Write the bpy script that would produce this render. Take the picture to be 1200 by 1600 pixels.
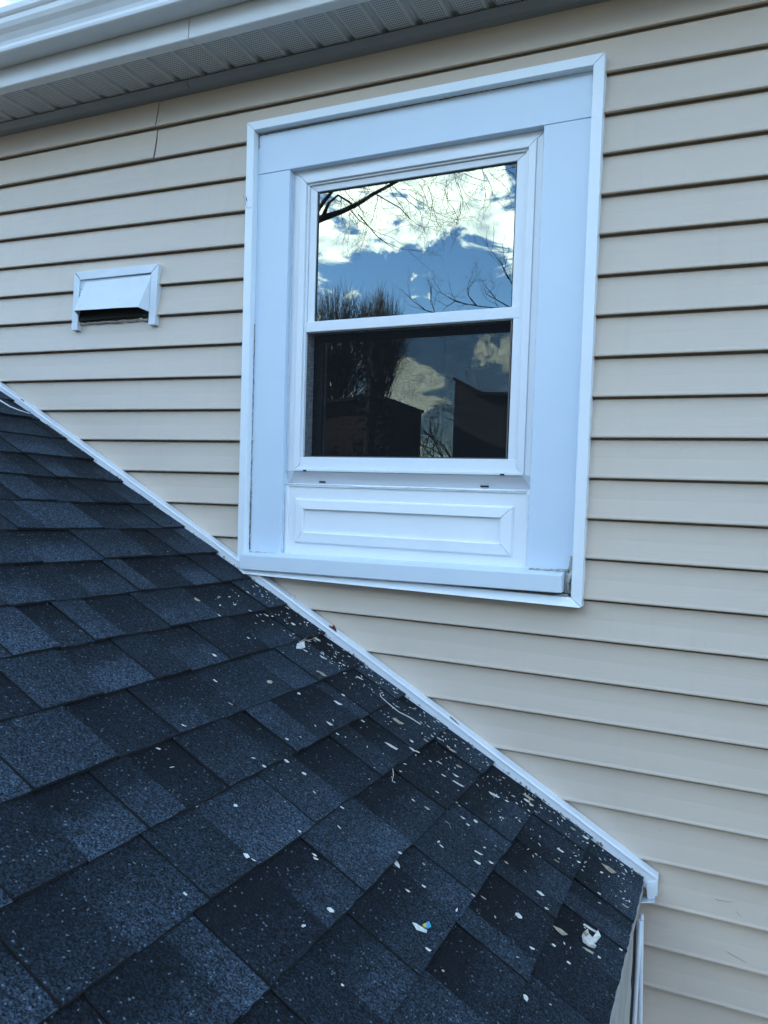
import bpy, math, random
from mathutils import Vector, Matrix
import numpy as np

random.seed(7)
for o in list(bpy.data.objects):
    bpy.data.objects.remove(o)
S = bpy.context.scene
C = S.collection
R = math.radians

# ------------------------------------------------------------------ camera
Z0 = 5.0                                   # height of the first siding butt line above the ground
F_PX = 1220.0
CAM = np.array([0.99075, -1.98962, -1.21268])          # relative to that butt line
ROT = np.array([[0.91260706, -0.40729187, -0.03552015],
                [0.40710304, 0.91329361, -0.01272374],
                [0.03762260, -0.00284858, 0.99928796]])   # columns: right, forward, up
cd = bpy.data.cameras.new('camera')
cam = bpy.data.objects.new('camera', cd)
C.objects.link(cam)
cd.sensor_fit = 'VERTICAL'
cd.sensor_height = 24.0
cd.lens = F_PX / 1600.0 * 24.0
cd.clip_start = 0.02
cd.clip_end = 3000
m = Matrix.Identity(4)
for i in range(3):
    m[i][0], m[i][1], m[i][2] = ROT[i, 0], ROT[i, 2], -ROT[i, 1]
m[0][3], m[1][3], m[2][3] = CAM[0], CAM[1], CAM[2] + Z0
cam.matrix_world = m
S.camera = cam

# ------------------------------------------------------------------ sky, sun, exposure
SUN_EL, SUN_AZ = R(24), math.atan2(-0.93, 0.30)        # low sun from the left, behind this wall
w = bpy.data.worlds.new('World')
S.world = w
w.use_nodes = True
nt = w.node_tree
for n in list(nt.nodes):
    nt.nodes.remove(n)
N = nt.nodes.new
LK = nt.links.new
out = N('ShaderNodeOutputWorld')
bg = N('ShaderNodeBackground')
bg.inputs['Strength'].default_value = 0.1
sky = N('ShaderNodeTexSky')
sky.sky_type = 'NISHITA'
sky.sun_disc = False
sky.sun_elevation = SUN_EL
sky.sun_rotation = SUN_AZ
sky.air_density = 1.0
sky.dust_density = 0.0
sky.ozone_density = 3.5
tc = N('ShaderNodeTexCoord')


def wmath(op, a, b=None):
    n = N('ShaderNodeMath')
    n.operation = op
    for i, v in enumerate((a, b)):
        if v is None:
            continue
        if isinstance(v, (int, float)):
            n.inputs[i].default_value = v
        else:
            LK(v, n.inputs[i])
    return n.outputs[0]


mp = N('ShaderNodeMapping')
mp.inputs['Scale'].default_value = (1.0, 1.0, 1.9)
LK(tc.outputs['Generated'], mp.inputs['Vector'])
no = N('ShaderNodeTexNoise')
no.inputs['Scale'].default_value = 11
no.inputs['Detail'].default_value = 12
no.inputs['Roughness'].default_value = 0.62
no.inputs['Distortion'].default_value = 0.5
LK(mp.outputs['Vector'], no.inputs['Vector'])
dens = wmath('ADD', wmath('MULTIPLY', wmath('SUBTRACT', no.outputs['Fac'], .5), 3.6), .44)


def bank(d, width_deg, amp):
    """a cloud bank: denser cloud round one direction of the sky"""
    v = Vector(d).normalized()
    dn = N('ShaderNodeVectorMath')
    dn.operation = 'DOT_PRODUCT'
    nv = N('ShaderNodeVectorMath')
    nv.operation = 'NORMALIZE'
    LK(tc.outputs['Generated'], nv.inputs[0])
    LK(nv.outputs[0], dn.inputs[0])
    dn.inputs[1].default_value = v
    mr = N('ShaderNodeMapRange')
    mr.interpolation_type = 'SMOOTHSTEP'
    mr.inputs['From Min'].default_value = math.cos(R(width_deg))
    mr.inputs['From Max'].default_value = 1.0
    mr.inputs['To Min'].default_value = 0.0
    mr.inputs['To Max'].default_value = amp
    LK(dn.outputs['Value'], mr.inputs['Value'])
    return mr.outputs[0]


def azel(az, el):
    """direction az degrees left of -Y, el above the horizon"""
    return (-math.sin(R(az)) * math.cos(R(el)), -math.cos(R(az)) * math.cos(R(el)), math.sin(R(el)))


BANKS = [((29, 19.0), 8, .44), ((23, 23.5), 6, .30), ((17, 23.8), 8, .44), ((8, 25), 9, .3), ((40, 23), 9, .25), ((22.4, 8.2), 4.0, .46), ((15.8, 10.0), 4.0, .52), ((24.5, 11), 3.0, .25),
         ((-25, 22), 14, .2), ((70, 30), 16, .14), ((-60, 35), 18, .18), ((120, 25), 16, .15), ((-120, 30), 16, .15), ((20, 58), 16, .1),
         ((20.5, 14.2), 6.5, -.26)]
for (az, el), wd, amp in BANKS:
    dens = wmath('ADD', dens, bank(azel(az, el), wd, amp))
ramp = N('ShaderNodeMapRange')
ramp.interpolation_type = 'SMOOTHSTEP'
ramp.inputs['From Min'].default_value = 0.63
ramp.inputs['From Max'].default_value = 0.88
LK(dens, ramp.inputs['Value'])
no2 = N('ShaderNodeTexNoise')
no2.inputs['Scale'].default_value = 15
no2.inputs['Detail'].default_value = 8
no2.inputs['Roughness'].default_value = .6
LK(mp.outputs['Vector'], no2.inputs['Vector'])
cr = N('ShaderNodeValToRGB')
cr.color_ramp.elements[0].position = 0.34
cr.color_ramp.elements[0].color = (3.6, 4.6, 5.2, 1)
cr.color_ramp.elements[1].position = 0.54
cr.color_ramp.elements[1].color = (9.6, 11.0, 9.6, 1)
LK(no2.outputs['Fac'], cr.inputs['Fac'])
mx = N('ShaderNodeMix')
mx.data_type = 'RGBA'
LK(ramp.outputs[0], mx.inputs['Factor'])
hs = N('ShaderNodeHueSaturation')
hs.inputs['Saturation'].default_value = 1.12
LK(sky.outputs['Color'], hs.inputs['Color'])
LK(hs.outputs['Color'], mx.inputs['A'])
LK(cr.outputs['Color'], mx.inputs['B'])
LK(mx.outputs['Result'], bg.inputs['Color'])
LK(bg.outputs[0], out.inputs['Surface'])

sl = bpy.data.lights.new('sun', 'SUN')
sl.energy = 3.2
sl.angle = R(0.5)
sl.color = (1.0, 0.93, 0.84)
sun = bpy.data.objects.new('sun', sl)
C.objects.link(sun)
sd = Vector((math.sin(SUN_AZ) * math.cos(SUN_EL), math.cos(SUN_AZ) * math.cos(SUN_EL), math.sin(SUN_EL)))
sun.rotation_euler = sd.to_track_quat('Z', 'Y').to_euler()
sun.location = (0, 0, 30)

S.view_settings.view_transform = 'Standard'
S.view_settings.look = 'None'
S.view_settings.gamma = 1
S.view_settings.use_curve_mapping = False
S.view_settings.exposure = 2.75


# ------------------------------------------------------------------ pixel helpers (photograph is 1200 x 1600)
def ray(px, py):
    return ROT @ np.array([(px - 600) / F_PX, 1.0, -(py - 800) / F_PX])


def at(px, py, Y):
    """the point of the plane y = Y seen at that place, heights relative to the first butt line"""
    d = ray(px, py)
    return CAM + d * (Y - CAM[1]) / d[1]


# ------------------------------------------------------------------ materials
def new_mat(name):
    mt = bpy.data.materials.new(name)
    mt.use_nodes = True
    t = mt.node_tree
    return mt, t, t.nodes['Principled BSDF']


def nd(t, typ, **kw):
    n = t.nodes.new(typ)
    for k, v in kw.items():
        if k in n.inputs:
            n.inputs[k].default_value = v
        else:
            setattr(n, k, v)
    return n


def mathn(t, op, a, b=None, c=None):
    n = t.nodes.new('ShaderNodeMath')
    n.operation = op
    for i, v in enumerate((a, b, c)):
        if v is None:
            continue
        if isinstance(v, (int, float)):
            n.inputs[i].default_value = v
        else:
            t.links.new(v, n.inputs[i])
    return n.outputs[0]


def mixc(t, fac, a, b, blend='MIX'):
    n = t.nodes.new('ShaderNodeMix')
    n.data_type = 'RGBA'
    n.blend_type = blend
    for key, v in (('Factor', fac), ('A', a), ('B', b)):
        if isinstance(v, (int, float)):
            n.inputs[key].default_value = v
        elif isinstance(v, tuple):
            n.inputs[key].default_value = (*v, 1)
        else:
            t.links.new(v, n.inputs[key])
    return n.outputs['Result']


def noise(t, vec, scale, detail=3, rough=.5, stretch=None):
    if stretch:
        mp_ = nd(t, 'ShaderNodeMapping')
        mp_.inputs['Scale'].default_value = stretch
        t.links.new(vec, mp_.inputs['Vector'])
        vec = mp_.outputs['Vector']
    n = nd(t, 'ShaderNodeTexNoise', Scale=scale, Detail=detail, Roughness=rough)
    t.links.new(vec, n.inputs['Vector'])
    return n.outputs['Fac']


def mrange(t, v, a, b, lo=0., hi=1., smooth=True):
    n = t.nodes.new('ShaderNodeMapRange')
    if smooth:
        n.interpolation_type = 'SMOOTHSTEP'
    for k, x in (('From Min', a), ('From Max', b), ('To Min', lo), ('To Max', hi)):
        n.inputs[k].default_value = x
    t.links.new(v, n.inputs['Value'])
    return n.outputs[0]


def bump(t, bsdf, h, strength, dist):
    n = nd(t, 'ShaderNodeBump', Strength=strength, Distance=dist)
    t.links.new(h, n.inputs['Height'])
    t.links.new(n.outputs['Normal'], bsdf.inputs['Normal'])


def painted(name, col, rough=.45, vary=.06, dirt=.0, dirtcol=(.12, .11, .09), spec=.5, scale=5.0):
    mt, t, b = new_mat(name)
    pos = nd(t, 'ShaderNodeNewGeometry').outputs['Position']
    f = noise(t, pos, scale, 5, .6)
    dark = tuple(c * (1 - vary * 2) for c in col)
    c = mixc(t, mrange(t, f, .35, .65), dark, col)
    if dirt:
        d = mrange(t, noise(t, pos, 26, 7, .72), .60, .74, 0, dirt)
        c = mixc(t, d, c, dirtcol)
        sp = mrange(t, noise(t, pos, 170, 2, .5), .74, .78, 0, dirt * 1.6)
        c = mixc(t, sp, c, dirtcol)
    t.links.new(c, b.inputs['Base Color'])
    b.inputs['Roughness'].default_value = rough
    b.inputs['Specular IOR Level'].default_value = spec
    bump(t, b, noise(t, pos, 90, 3, .5), .08, .002)
    return mt


M = {}
M['trim'] = painted('white_painted_trim', (.68, .755, .83), .42, .012, .05)
M['casing'] = painted('white_coil_casing', (.62, .72, .83), .40, .012, .05)
M['strip'] = painted('white_pvc_strip', (.80, .85, .89), .40, .012, .05)
M['apron'] = painted('white_pvc_apron', (.83, .86, .89), .40, .012, .04)
M['trim_clean'] = painted('white_vinyl', (.77, .81, .855), .34, .012, .02)
M['trim_worn'] = painted('worn_white_aluminium', (.70, .75, .80), .4, .03, .22)
M['soffit_white'] = painted('white_aluminium', (.72, .74, .76), .4, .03, .06)
M['channel'] = painted('shaded_aluminium_channel', (.27, .30, .33), .45, .03, .06)  # darkened grey: shade under the eave put into the colour
M['shaded_sill'] = painted('shaded_vinyl_sill', (.60, .61, .63), .5, .03, .1)  # grey puts the shade of the down-facing slope into the colour
M['caulk'] = painted('dirty_caulk', (.46, .44, .40), .7, .2, .55, (.09, .08, .07), scale=60)
M['black_gasket'] = painted('black_gasket', (.012, .012, .014), .5, .1)
M['screen_metal'] = painted('bronze_screen_frame', (.09, .085, .08), .4, .1)
M['shaded_sash'] = painted('shaded_sash', (.02, .02, .024), .5, .1)  # near black: shade of the recess put into the sash colour
M['track_grey'] = painted('grey_track', (.32, .32, .34), .5, .05)
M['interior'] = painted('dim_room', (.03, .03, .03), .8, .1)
M['hole'] = painted('dark_void', (.008, .008, .008), .9, .1)
M['board'] = painted('aged_board', (.42, .40, .37), .7, .12, .25, scale=9)
M['asphalt'] = painted('cut_asphalt_edge', (.006, .006, .007), .9, .2, scale=60)
M['drip'] = painted('speckled_drip_edge', (.40, .41, .42), .5, .2, .6, scale=80)
M['flake'] = painted('paint_flake', (.74, .72, .66), .6, .15, .35, (.30, .25, .17), scale=90)
M['flake_tan'] = painted('weathered_flake', (.45, .38, .28), .7, .2, .4, scale=90)
M['twig'] = painted('dry_twig', (.32, .27, .20), .8, .2, .2, scale=60)
M['leaf'] = painted('dry_red_leaf', (.22, .055, .03), .7, .3, .3, scale=80)
M['blue_scrap'] = painted('blue_print', (.05, .35, .55), .5, .1)
M['yellow_scrap'] = painted('yellow_print', (.70, .55, .08), .5, .1)
M['cable'] = painted('white_cable', (.72, .75, .80), .4, .05)
M['bark'] = painted('bark', (.036, .030, .027), .9, .3, .3, scale=14)
M['needles'] = painted('evergreen_leaves', (.035, .05, .025), .8, .3, scale=3)
M['brick'] = painted('dark_brick', (.10, .06, .05), .85, .2, scale=4)
M['dark_siding'] = painted('dark_siding', (.07, .075, .085), .7, .1, scale=2)
M['far_roof'] = painted('far_roof_shingles', (.045, .043, .045), .9, .25, scale=6)
M['far_trim'] = painted('far_white_trim', (.7, .7, .7), .5, .05)
M['far_glass'] = painted('far_window_glass', (.03, .04, .05), .08, .05)

# beige vinyl siding with an embossed wood grain
mt, t, b = new_mat('beige_vinyl_siding')
pos = nd(t, 'ShaderNodeNewGeometry').outputs['Position']
SID = (.600, .505, .416)
f = noise(t, pos, 1.4, 4, .6)
c = mixc(t, mrange(t, f, .3, .7), tuple(v * .95 for v in SID), SID)
g = noise(t, pos, 1.0, 5, .65, (9, 60, 240))
c = mixc(t, mrange(t, g, .35, .7, 0, .10), c, tuple(v * .82 for v in SID))
st = noise(t, pos, 1.0, 4, .6, (22, 10, 2.2))
c = mixc(t, mrange(t, st, .56, .78, 0, .10), c, (.30, .27, .22))
sp = mrange(t, noise(t, pos, 120, 2, .5), .77, .80, 0, .5)
c = mixc(t, sp, c, (.15, .13, .10))
t.links.new(c, b.inputs['Base Color'])
b.inputs['Roughness'].default_value = .42
bump(t, b, g, .22, .0016)
M['siding'] = mt

# soffit panels: rows of punched holes
mt, t, b = new_mat('perforated_soffit')
pos = nd(t, 'ShaderNodeNewGeometry').outputs['Position']
sx = nd(t, 'ShaderNodeSeparateXYZ')
t.links.new(pos, sx.inputs[0])


def cellf(v, step):
    return mathn(t, 'SUBTRACT', mathn(t, 'FRACT', mathn(t, 'DIVIDE', v, step)), .5)


a = cellf(sx.outputs[0], .0064)
bb = cellf(sx.outputs[1], .0085)
r2 = mathn(t, 'ADD', mathn(t, 'MULTIPLY', mathn(t, 'MULTIPLY', a, a), .56), mathn(t, 'MULTIPLY', bb, bb))
hole = mathn(t, 'LESS_THAN', r2, .060)
# only the middle of each 4 inch section is punched
ob = nd(t, 'ShaderNodeTexCoord').outputs['Object']
so = nd(t, 'ShaderNodeSeparateXYZ')
t.links.new(ob, so.inputs[0])
inx = mathn(t, 'LESS_THAN', mathn(t, 'ABSOLUTE', so.outputs[0]), .034)
hole = mathn(t, 'MULTIPLY', hole, inx)
c = mixc(t, hole, (.54, .55, .56), (.012, .012, .012))  # base greyer than the fascia: eave shade put into the panels
t.links.new(c, b.inputs['Base Color'])
b.inputs['Roughness'].default_value = .45
M['soffit'] = mt

# asphalt shingles: mineral granules, each tab of its own blend, a printed dark band across some tabs
mt, t, b = new_mat('asphalt_shingle')
pos = nd(t, 'ShaderNodeNewGeometry').outputs['Position']
ob = nd(t, 'ShaderNodeTexCoord').outputs['Object']
so = nd(t, 'ShaderNodeSeparateXYZ')
t.links.new(ob, so.inputs[0])
tone = nd(t, 'ShaderNodeAttribute', attribute_type='OBJECT', attribute_name='tone').outputs['Fac']
band = nd(t, 'ShaderNodeAttribute', attribute_type='OBJECT', attribute_name='band').outputs['Fac']
wob = mathn(t, 'MULTIPLY', mathn(t, 'SUBTRACT', noise(t, pos, 45, 3, .6), .5), .06)
s_ = mathn(t, 'ADD', so.outputs[0], wob)            # 0 at the butt, negative up the slope
sm = mrange(t, s_, -.115, -.030, 0, 1)
lift = mathn(t, 'SUBTRACT', 1.0, mathn(t, 'MULTIPLY', band, mathn(t, 'SUBTRACT', 1.0, sm)))
lum = mathn(t, 'MULTIPLY', tone, lift)
big = mrange(t, noise(t, pos, 5, 4, .6), .3, .7, .8, 1.2)
lum = mathn(t, 'MULTIPLY', lum, big)
base = mixc(t, lum, (.0018, .0034, .0056), (.0275, .042, .059))
vo = nd(t, 'ShaderNodeTexVoronoi', Scale=370.0)
t.links.new(pos, vo.inputs['Vector'])
sv = nd(t, 'ShaderNodeSeparateColor')
t.links.new(vo.outputs['Color'], sv.inputs[0])
gran = mrange(t, sv.outputs[0], 0, 1, .12, 2.1, False)
clump = mrange(t, noise(t, pos, 300, 2, .6), .35, .65, .5, 1.5)
gran = mathn(t, 'MULTIPLY', gran, clump)
cg = nd(t, 'ShaderNodeVectorMath', operation='SCALE')
t.links.new(base, cg.inputs[0])
t.links.new(gran, cg.inputs['Scale'])
rare = mathn(t, 'GREATER_THAN', sv.outputs[1], .988)
c = mixc(t, mathn(t, 'MULTIPLY', rare, .5), cg.outputs[0], (.19, .23, .27))
t.links.new(c, b.inputs['Base Color'])
b.inputs['Roughness'].default_value = .9
b.inputs['Specular IOR Level'].default_value = .25
bump(t, b, sv.outputs[2], .55, .0016)
M['shingle'] = mt
mt.node_tree.nodes['Principled BSDF'].inputs['Roughness'].default_value = .92

# window glass: clear, with the mirror of the coated double pane
mt, t, b = new_mat('window_glass')
t.nodes.remove(b)
tr = nd(t, 'ShaderNodeBsdfTransparent', Color=(.55, .58, .58, 1))
gl = nd(t, 'ShaderNodeBsdfGlossy', Color=(.93, 1.0, .98, 1), Roughness=0.0)
lw = nd(t, 'ShaderNodeFresnel', IOR=1.5)
fac = mathn(t, 'ADD', mathn(t, 'MULTIPLY', lw.outputs[0], 1.2), .105)
ms = nd(t, 'ShaderNodeMixShader')
t.links.new(fac, ms.inputs[0])
t.links.new(tr.outputs[0], ms.inputs[1])
t.links.new(gl.outputs[0], ms.inputs[2])
t.links.new(ms.outputs[0], t.nodes['Material Output'].inputs['Surface'])
M['glass'] = mt

# insect screen: a fine dark weave
mt, t, b = new_mat('insect_screen')
t.nodes.remove(b)
pos = nd(t, 'ShaderNodeNewGeometry').outputs['Position']
fx = noise(t, pos, 1.0, 2, .5, (260, 1, 40))
fz = noise(t, pos, 1.0, 2, .5, (40, 1, 260))
dn = mrange(t, mathn(t, 'ADD', fx, fz), .7, 1.3, .30, .46)
tr = nd(t, 'ShaderNodeBsdfTransparent')
df = nd(t, 'ShaderNodeBsdfDiffuse', Color=(.02, .02, .022, 1))
ms = nd(t, 'ShaderNodeMixShader')
t.links.new(dn, ms.inputs[0])
t.links.new(tr.outputs[0], ms.inputs[1])
t.links.new(df.outputs[0], ms.inputs[2])
t.links.new(ms.outputs[0], t.nodes['Material Output'].inputs['Surface'])
M['screen'] = mt

# lawn
mt, t, b = new_mat('winter_lawn')
pos = nd(t, 'ShaderNodeNewGeometry').outputs['Position']
c = mixc(t, mrange(t, noise(t, pos, .6, 6, .65), .35, .65), (.035, .045, .018), (.07, .065, .035))
t.links.new(c, b.inputs['Base Color'])
b.inputs['Roughness'].default_value = .95
bump(t, b, noise(t, pos, 40, 4, .6), .5, .03)
M['lawn'] = mt


# ------------------------------------------------------------------ mesh helpers
class MB:
    """collects shapes for ONE mesh; heights are relative to the first butt line unless ground=True"""

    def __init__(self, ground=False):
        self.v, self.f, self.sm = [], [], []
        self.dz = 0.0 if ground else Z0

    def poly(self, pts, faces, smooth=False):
        n = len(self.v)
        self.v += [(p[0], p[1], p[2] + self.dz) for p in pts]
        self.f += [tuple(i + n for i in fc) for fc in faces]
        self.sm += [smooth] * len(faces)
        return self

    def hexa(self, p):
        """8 points: bottom ring 0-3, top ring 4-7"""
        return self.poly(p, [(3, 2, 1, 0), (4, 5, 6, 7), (0, 1, 5, 4), (1, 2, 6, 5), (2, 3, 7, 6), (3, 0, 4, 7)])

    def box(self, x0, x1, y0, y1, z0, z1):
        return self.hexa([(x0, y0, z0), (x1, y0, z0), (x1, y1, z0), (x0, y1, z0), (x0, y0, z1), (x1, y0, z1), (x1, y1, z1), (x0, y1, z1)])

    def sweep(self, sections, closed=True, caps=True, smooth=False):
        """list of equal length point loops"""
        n = len(sections[0])
        pts = [p for s in sections for p in s]
        fc = []
        for i in range(len(sections) - 1):
            for j in range(n if closed else n - 1):
                k = (j + 1) % n
                fc.append((i * n + j, i * n + k, (i + 1) * n + k, (i + 1) * n + j))
        self.poly(pts, fc, smooth)
        if caps and closed:
            b0 = len(self.v) - len(pts)
            self.f += [tuple(b0 + j for j in reversed(range(n))), tuple(b0 + len(pts) - n + j for j in range(n))]
            self.sm += [False, False]
        return self

    def tube(self, path, radii, sides=6, smooth=True):
        secs = []
        up = Vector((0.13, 0.41, 0.9)).normalized()
        P_ = [Vector(p) for p in path]
        for i, p in enumerate(P_):
            d = (P_[min(i + 1, len(P_) - 1)] - P_[max(i - 1, 0)]).normalized()
            a_ = d.cross(up)
            if a_.length < 1e-4:
                a_ = d.cross(Vector((1, 0, 0)))
            a_.normalize()
            b_ = d.cross(a_)
            r_ = radii[i] if hasattr(radii, '__len__') else radii
            secs.append([tuple(p + (a_ * math.cos(2 * math.pi * k / sides) + b_ * math.sin(2 * math.pi * k / sides)) * r_) for k in range(sides)])
        return self.sweep(secs, True, True, smooth)

    def build(self, name, mat, parent=None, bevel=0, seg=2, origin=None):
        me = bpy.data.meshes.new(name)
        vs = self.v
        if origin is not None:
            vs = [(p[0] - origin[0], p[1] - origin[1], p[2] - origin[2]) for p in vs]
        me.from_pydata(vs, [], self.f)
        me.polygons.foreach_set('use_smooth', self.sm)
        me.update()
        ob_ = bpy.data.objects.new(name, me)
        C.objects.link(ob_)
        if origin is not None:
            ob_.location = origin
        me.materials.append(M[mat])
        if parent is not None:
            ob_.parent = parent
        if bevel:
            bm = ob_.modifiers.new('bevel', 'BEVEL')
            bm.width = bevel
            bm.segments = seg
            bm.limit_method = 'ANGLE'
            bm.angle_limit = R(40)
        return ob_


def empty(name, parent=None, loc=(0, 0, 0)):
    o_ = bpy.data.objects.new(name, None)
    C.objects.link(o_)
    o_.location = loc
    o_.empty_display_size = .2
    if parent is not None:
        o_.parent = parent
    return o_


def tag(o_, label=None, cat=None, group=None, kind=None):
    for k, v in (('label', label), ('category', cat), ('group', group), ('kind', kind)):
        if v:
            o_[k] = v
    return o_


# ================================================================== ground
g = MB(ground=True)
g.poly([(-600, -600, 0), (600, -600, 0), (600, 600, 0), (-600, 600, 0)], [(0, 1, 2, 3)])
tag(g.build('ground', 'lawn'), kind='structure')

# ================================================================== the house
house = tag(empty('house'), 'beige sided house with white framed window above a dark shingled porch roof', 'house')
XL, XR = -4.6, 3.6                     # ends of this wall

# ---- body behind the siding (with the window opening left free) and the main roof
body = MB()
WX0, WX1, WZ0, WZ1 = -.24, .53, -1.36, -.19          # rough opening
body.box(XL, WX0, .032, .16, -Z0, .10)
body.box(WX1, XR, .032, .16, -Z0, .10)
body.box(WX0, WX1, .032, .16, -Z0, WZ0)
body.box(WX0, WX1, .032, .16, WZ1, .10)
body.box(XL, XL + .15, .16, 7.2, -Z0, .10)
body.box(XR - .15, XR, .16, 7.2, -Z0, .10)
body.box(XL, XR, 7.2, 7.35, -Z0, .10)
body.box(XL + .15, XR - .15, .16, 7.2, .02, .10)
body.build('wall', 'siding', house)
rf = MB()
rf.hexa([(XL - .3, -.255, .255), (XR + .3, -.255, .255), (XR + .3, 3.7, 2.65), (XL - .3, 3.7, 2.65),
         (XL - .3, -.255, .285), (XR + .3, -.255, .285), (XR + .3, 3.7, 2.68), (XL - .3, 3.7, 2.68)])
rf.hexa([(XL - .3, 3.7, 2.65), (XR + .3, 3.7, 2.65), (XR + .3, 7.7, .30), (XL - .3, 7.7, .30),
         (XL - .3, 3.7, 2.68), (XR + .3, 3.7, 2.68), (XR + .3, 7.7, .33), (XL - .3, 7.7, .33)])
for xg in (XL, XR - .15):
    rf.poly([(xg, .05, .10), (xg, 7.3, .10), (xg, 3.7, 2.64), (xg + .15, .05, .10), (xg + .15, 7.3, .10), (xg + .15, 3.7, 2.64)],
            [(0, 1, 2), (5, 4, 3), (0, 2, 5, 3), (1, 4, 5, 2)])
rf.build('main_roof', 'far_roof', house)
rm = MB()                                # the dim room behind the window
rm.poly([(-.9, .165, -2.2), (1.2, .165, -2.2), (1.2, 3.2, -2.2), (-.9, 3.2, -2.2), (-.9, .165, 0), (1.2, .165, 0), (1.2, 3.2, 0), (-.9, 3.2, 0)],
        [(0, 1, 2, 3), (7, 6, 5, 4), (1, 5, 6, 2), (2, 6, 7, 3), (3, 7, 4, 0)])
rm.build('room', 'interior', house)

# ---- siding: butt line k as z(x), left of the window, right of it, or right through
LINES = {
    (0, 'A'): (.00122, -.00301, -.00331), (1, 'L'): (-.00747, -.10838), (1, 'R'): (-.01333, -.09092), (2, 'L'): (-.0165, -.2183), (2, 'R'): (-.00702, -.1973),
    (3, 'L'): (-.0200, -.3230), (3, 'R'): (-.0040, -.3003), (4, 'L'): (-.0210, -.4265), (4, 'R'): (-.0100, -.3985), (5, 'L'): (-.0200, -.5291), (5, 'R'): (-.01198, -.4970),
    (6, 'L'): (-.01663, -.62557), (6, 'R'): (-.01059, -.59914), (7, 'L'): (-.01514, -.72624), (7, 'R'): (-.00664, -.7027), (8, 'L'): (-.01539, -.8267), (8, 'R'): (-.00597, -.8063),
    (9, 'L'): (-.01307, -.92743), (9, 'R'): (-.00527, -.90789), (10, 'L'): (-.00869, -1.02219), (10, 'R'): (-.00684, -1.00835), (11, 'L'): (-.003, -1.1180), (11, 'R'): (-.00732, -1.10857),
    (12, 'L'): (0., -1.2136), (12, 'R'): (-.00807, -1.20968), (13, 'L'): (0., -1.3135), (13, 'R'): (-.0104, -1.30829), (14, 'L'): (0., -1.4120), (14, 'R'): (-.01136, -1.40999),
    (15, 'A'): (-.01, -1.5110), (16, 'A'): (-.01372, -1.61144), (17, 'A'): (-.01234, -1.7126), (18, 'A'): (-.00918, -1.8206), (19, 'A'): (-.01093, -1.92029), (20, 'A'): (-.00846, -2.0279),
    (21, 'A'): (-.0084, -2.1311), (22, 'A'): (-.006, -2.2335), (23, 'A'): (-.004, -2.3330)}
for k in range(24, 49):
    LINES[(k, 'A')] = (-.002, -2.3340 - (k - 23) * .1016)


def zline(k, side, x):
    if k < 0:
        return .098
    cf = LINES.get((k, side)) or LINES.get((k, 'A'))
    if cf is None:                        # a line that is split, asked for in the middle
        a_, b_ = zline(k, 'L', -.39), zline(k, 'R', .66)
        if x < -.39:
            return zline(k, 'L', x)
        if x > .66:
            return zline(k, 'R', x)
        return a_ + (b_ - a_) * (x + .39) / 1.05
    xx = max(min(x, 1.5), -2.0)
    r_ = 0.
    for q in cf:
        r_ = r_ * xx + q
    return r_


siding = tag(empty('siding', house), 'beige horizontal vinyl lap siding')


def panel(k, side, x0, x1, clip=None, proud=0.0, seed=0):
    """one course of siding between butt lines k-1 and k"""
    rng = random.Random(k * 31 + seed)
    xs = list(np.arange(x0, x1, .22)) + [x1]
    if len(xs) > 2 and xs[-1] - xs[-2] < .03:
        xs.pop(-2)
    cols = [(x, None) for x in xs]
    if clip:
        ca, cb, cz = clip
        cols = [(x, None) for x in xs if x < ca or x > cb] + [(ca, None), (ca + 1e-4, cz), (cb - 1e-4, cz), (cb, None)] + [(x, cz) for x in xs if ca + .01 < x < cb - .01]
        cols.sort(key=lambda q: q[0])
    ph = rng.uniform(0, 6)
    mb = MB()
    secs = []
    for x, cz in cols:
        zt = zline(k - 1, side, x)
        zb = zline(k, side, x)
        wv = .0009 * math.sin(x * 2.3 + ph) + .0005 * math.sin(x * 7.1 + ph * 2)
        pts = [(.030, zt + .013), (.030, zt - .0028), (.0155, zt - .0052), (.0100 + wv * .6, zt * .5 + zb * .5), (.0022 + wv, zb + .010), (.0004 + wv, zb + .0055), (.0 + wv, zb + .003),
               (.0006 + wv, zb + .0008), (.0022 + wv, zb), (.0135, zb + .0018), (.0135, zb + .008)]
        if cz is not None:
            pts = [(y, max(z, cz)) for y, z in pts]
        secs.append([(x, y - proud, z) for y, z in pts])
    mb.sweep(secs, closed=False, smooth=False)
    n = len(secs[0])
    # smooth along the rounded nose only
    ob_ = mb.build('siding_panel', 'siding', siding)
    return ob_


SEAM0, SEAM1 = at(244, 172, 0)[0], at(241, 222, 0)[0]
WL = lambda k: -.3735 + .0225 * min(max(k, 0), 14) / 14.0
WRX = .6425
panel(0, 'A', XL, SEAM0 - .0013, proud=.0012, seed=1)
panel(0, 'A', SEAM0 + .0013, XR, seed=2)
panel(1, 'X', XL, SEAM1 - .0013, proud=.0012, seed=1)
panel(1, 'X', SEAM1 + .0013, XR, clip=(-.3735, WRX, -.072), seed=2)
for k in range(2, 15):
    panel(k, 'L', XL, WL(k), seed=1)
    panel(k, 'R', WRX, XR, seed=2)
for k in range(15, 49):
    panel(k, 'A', XL, XR, seed=1)

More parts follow.
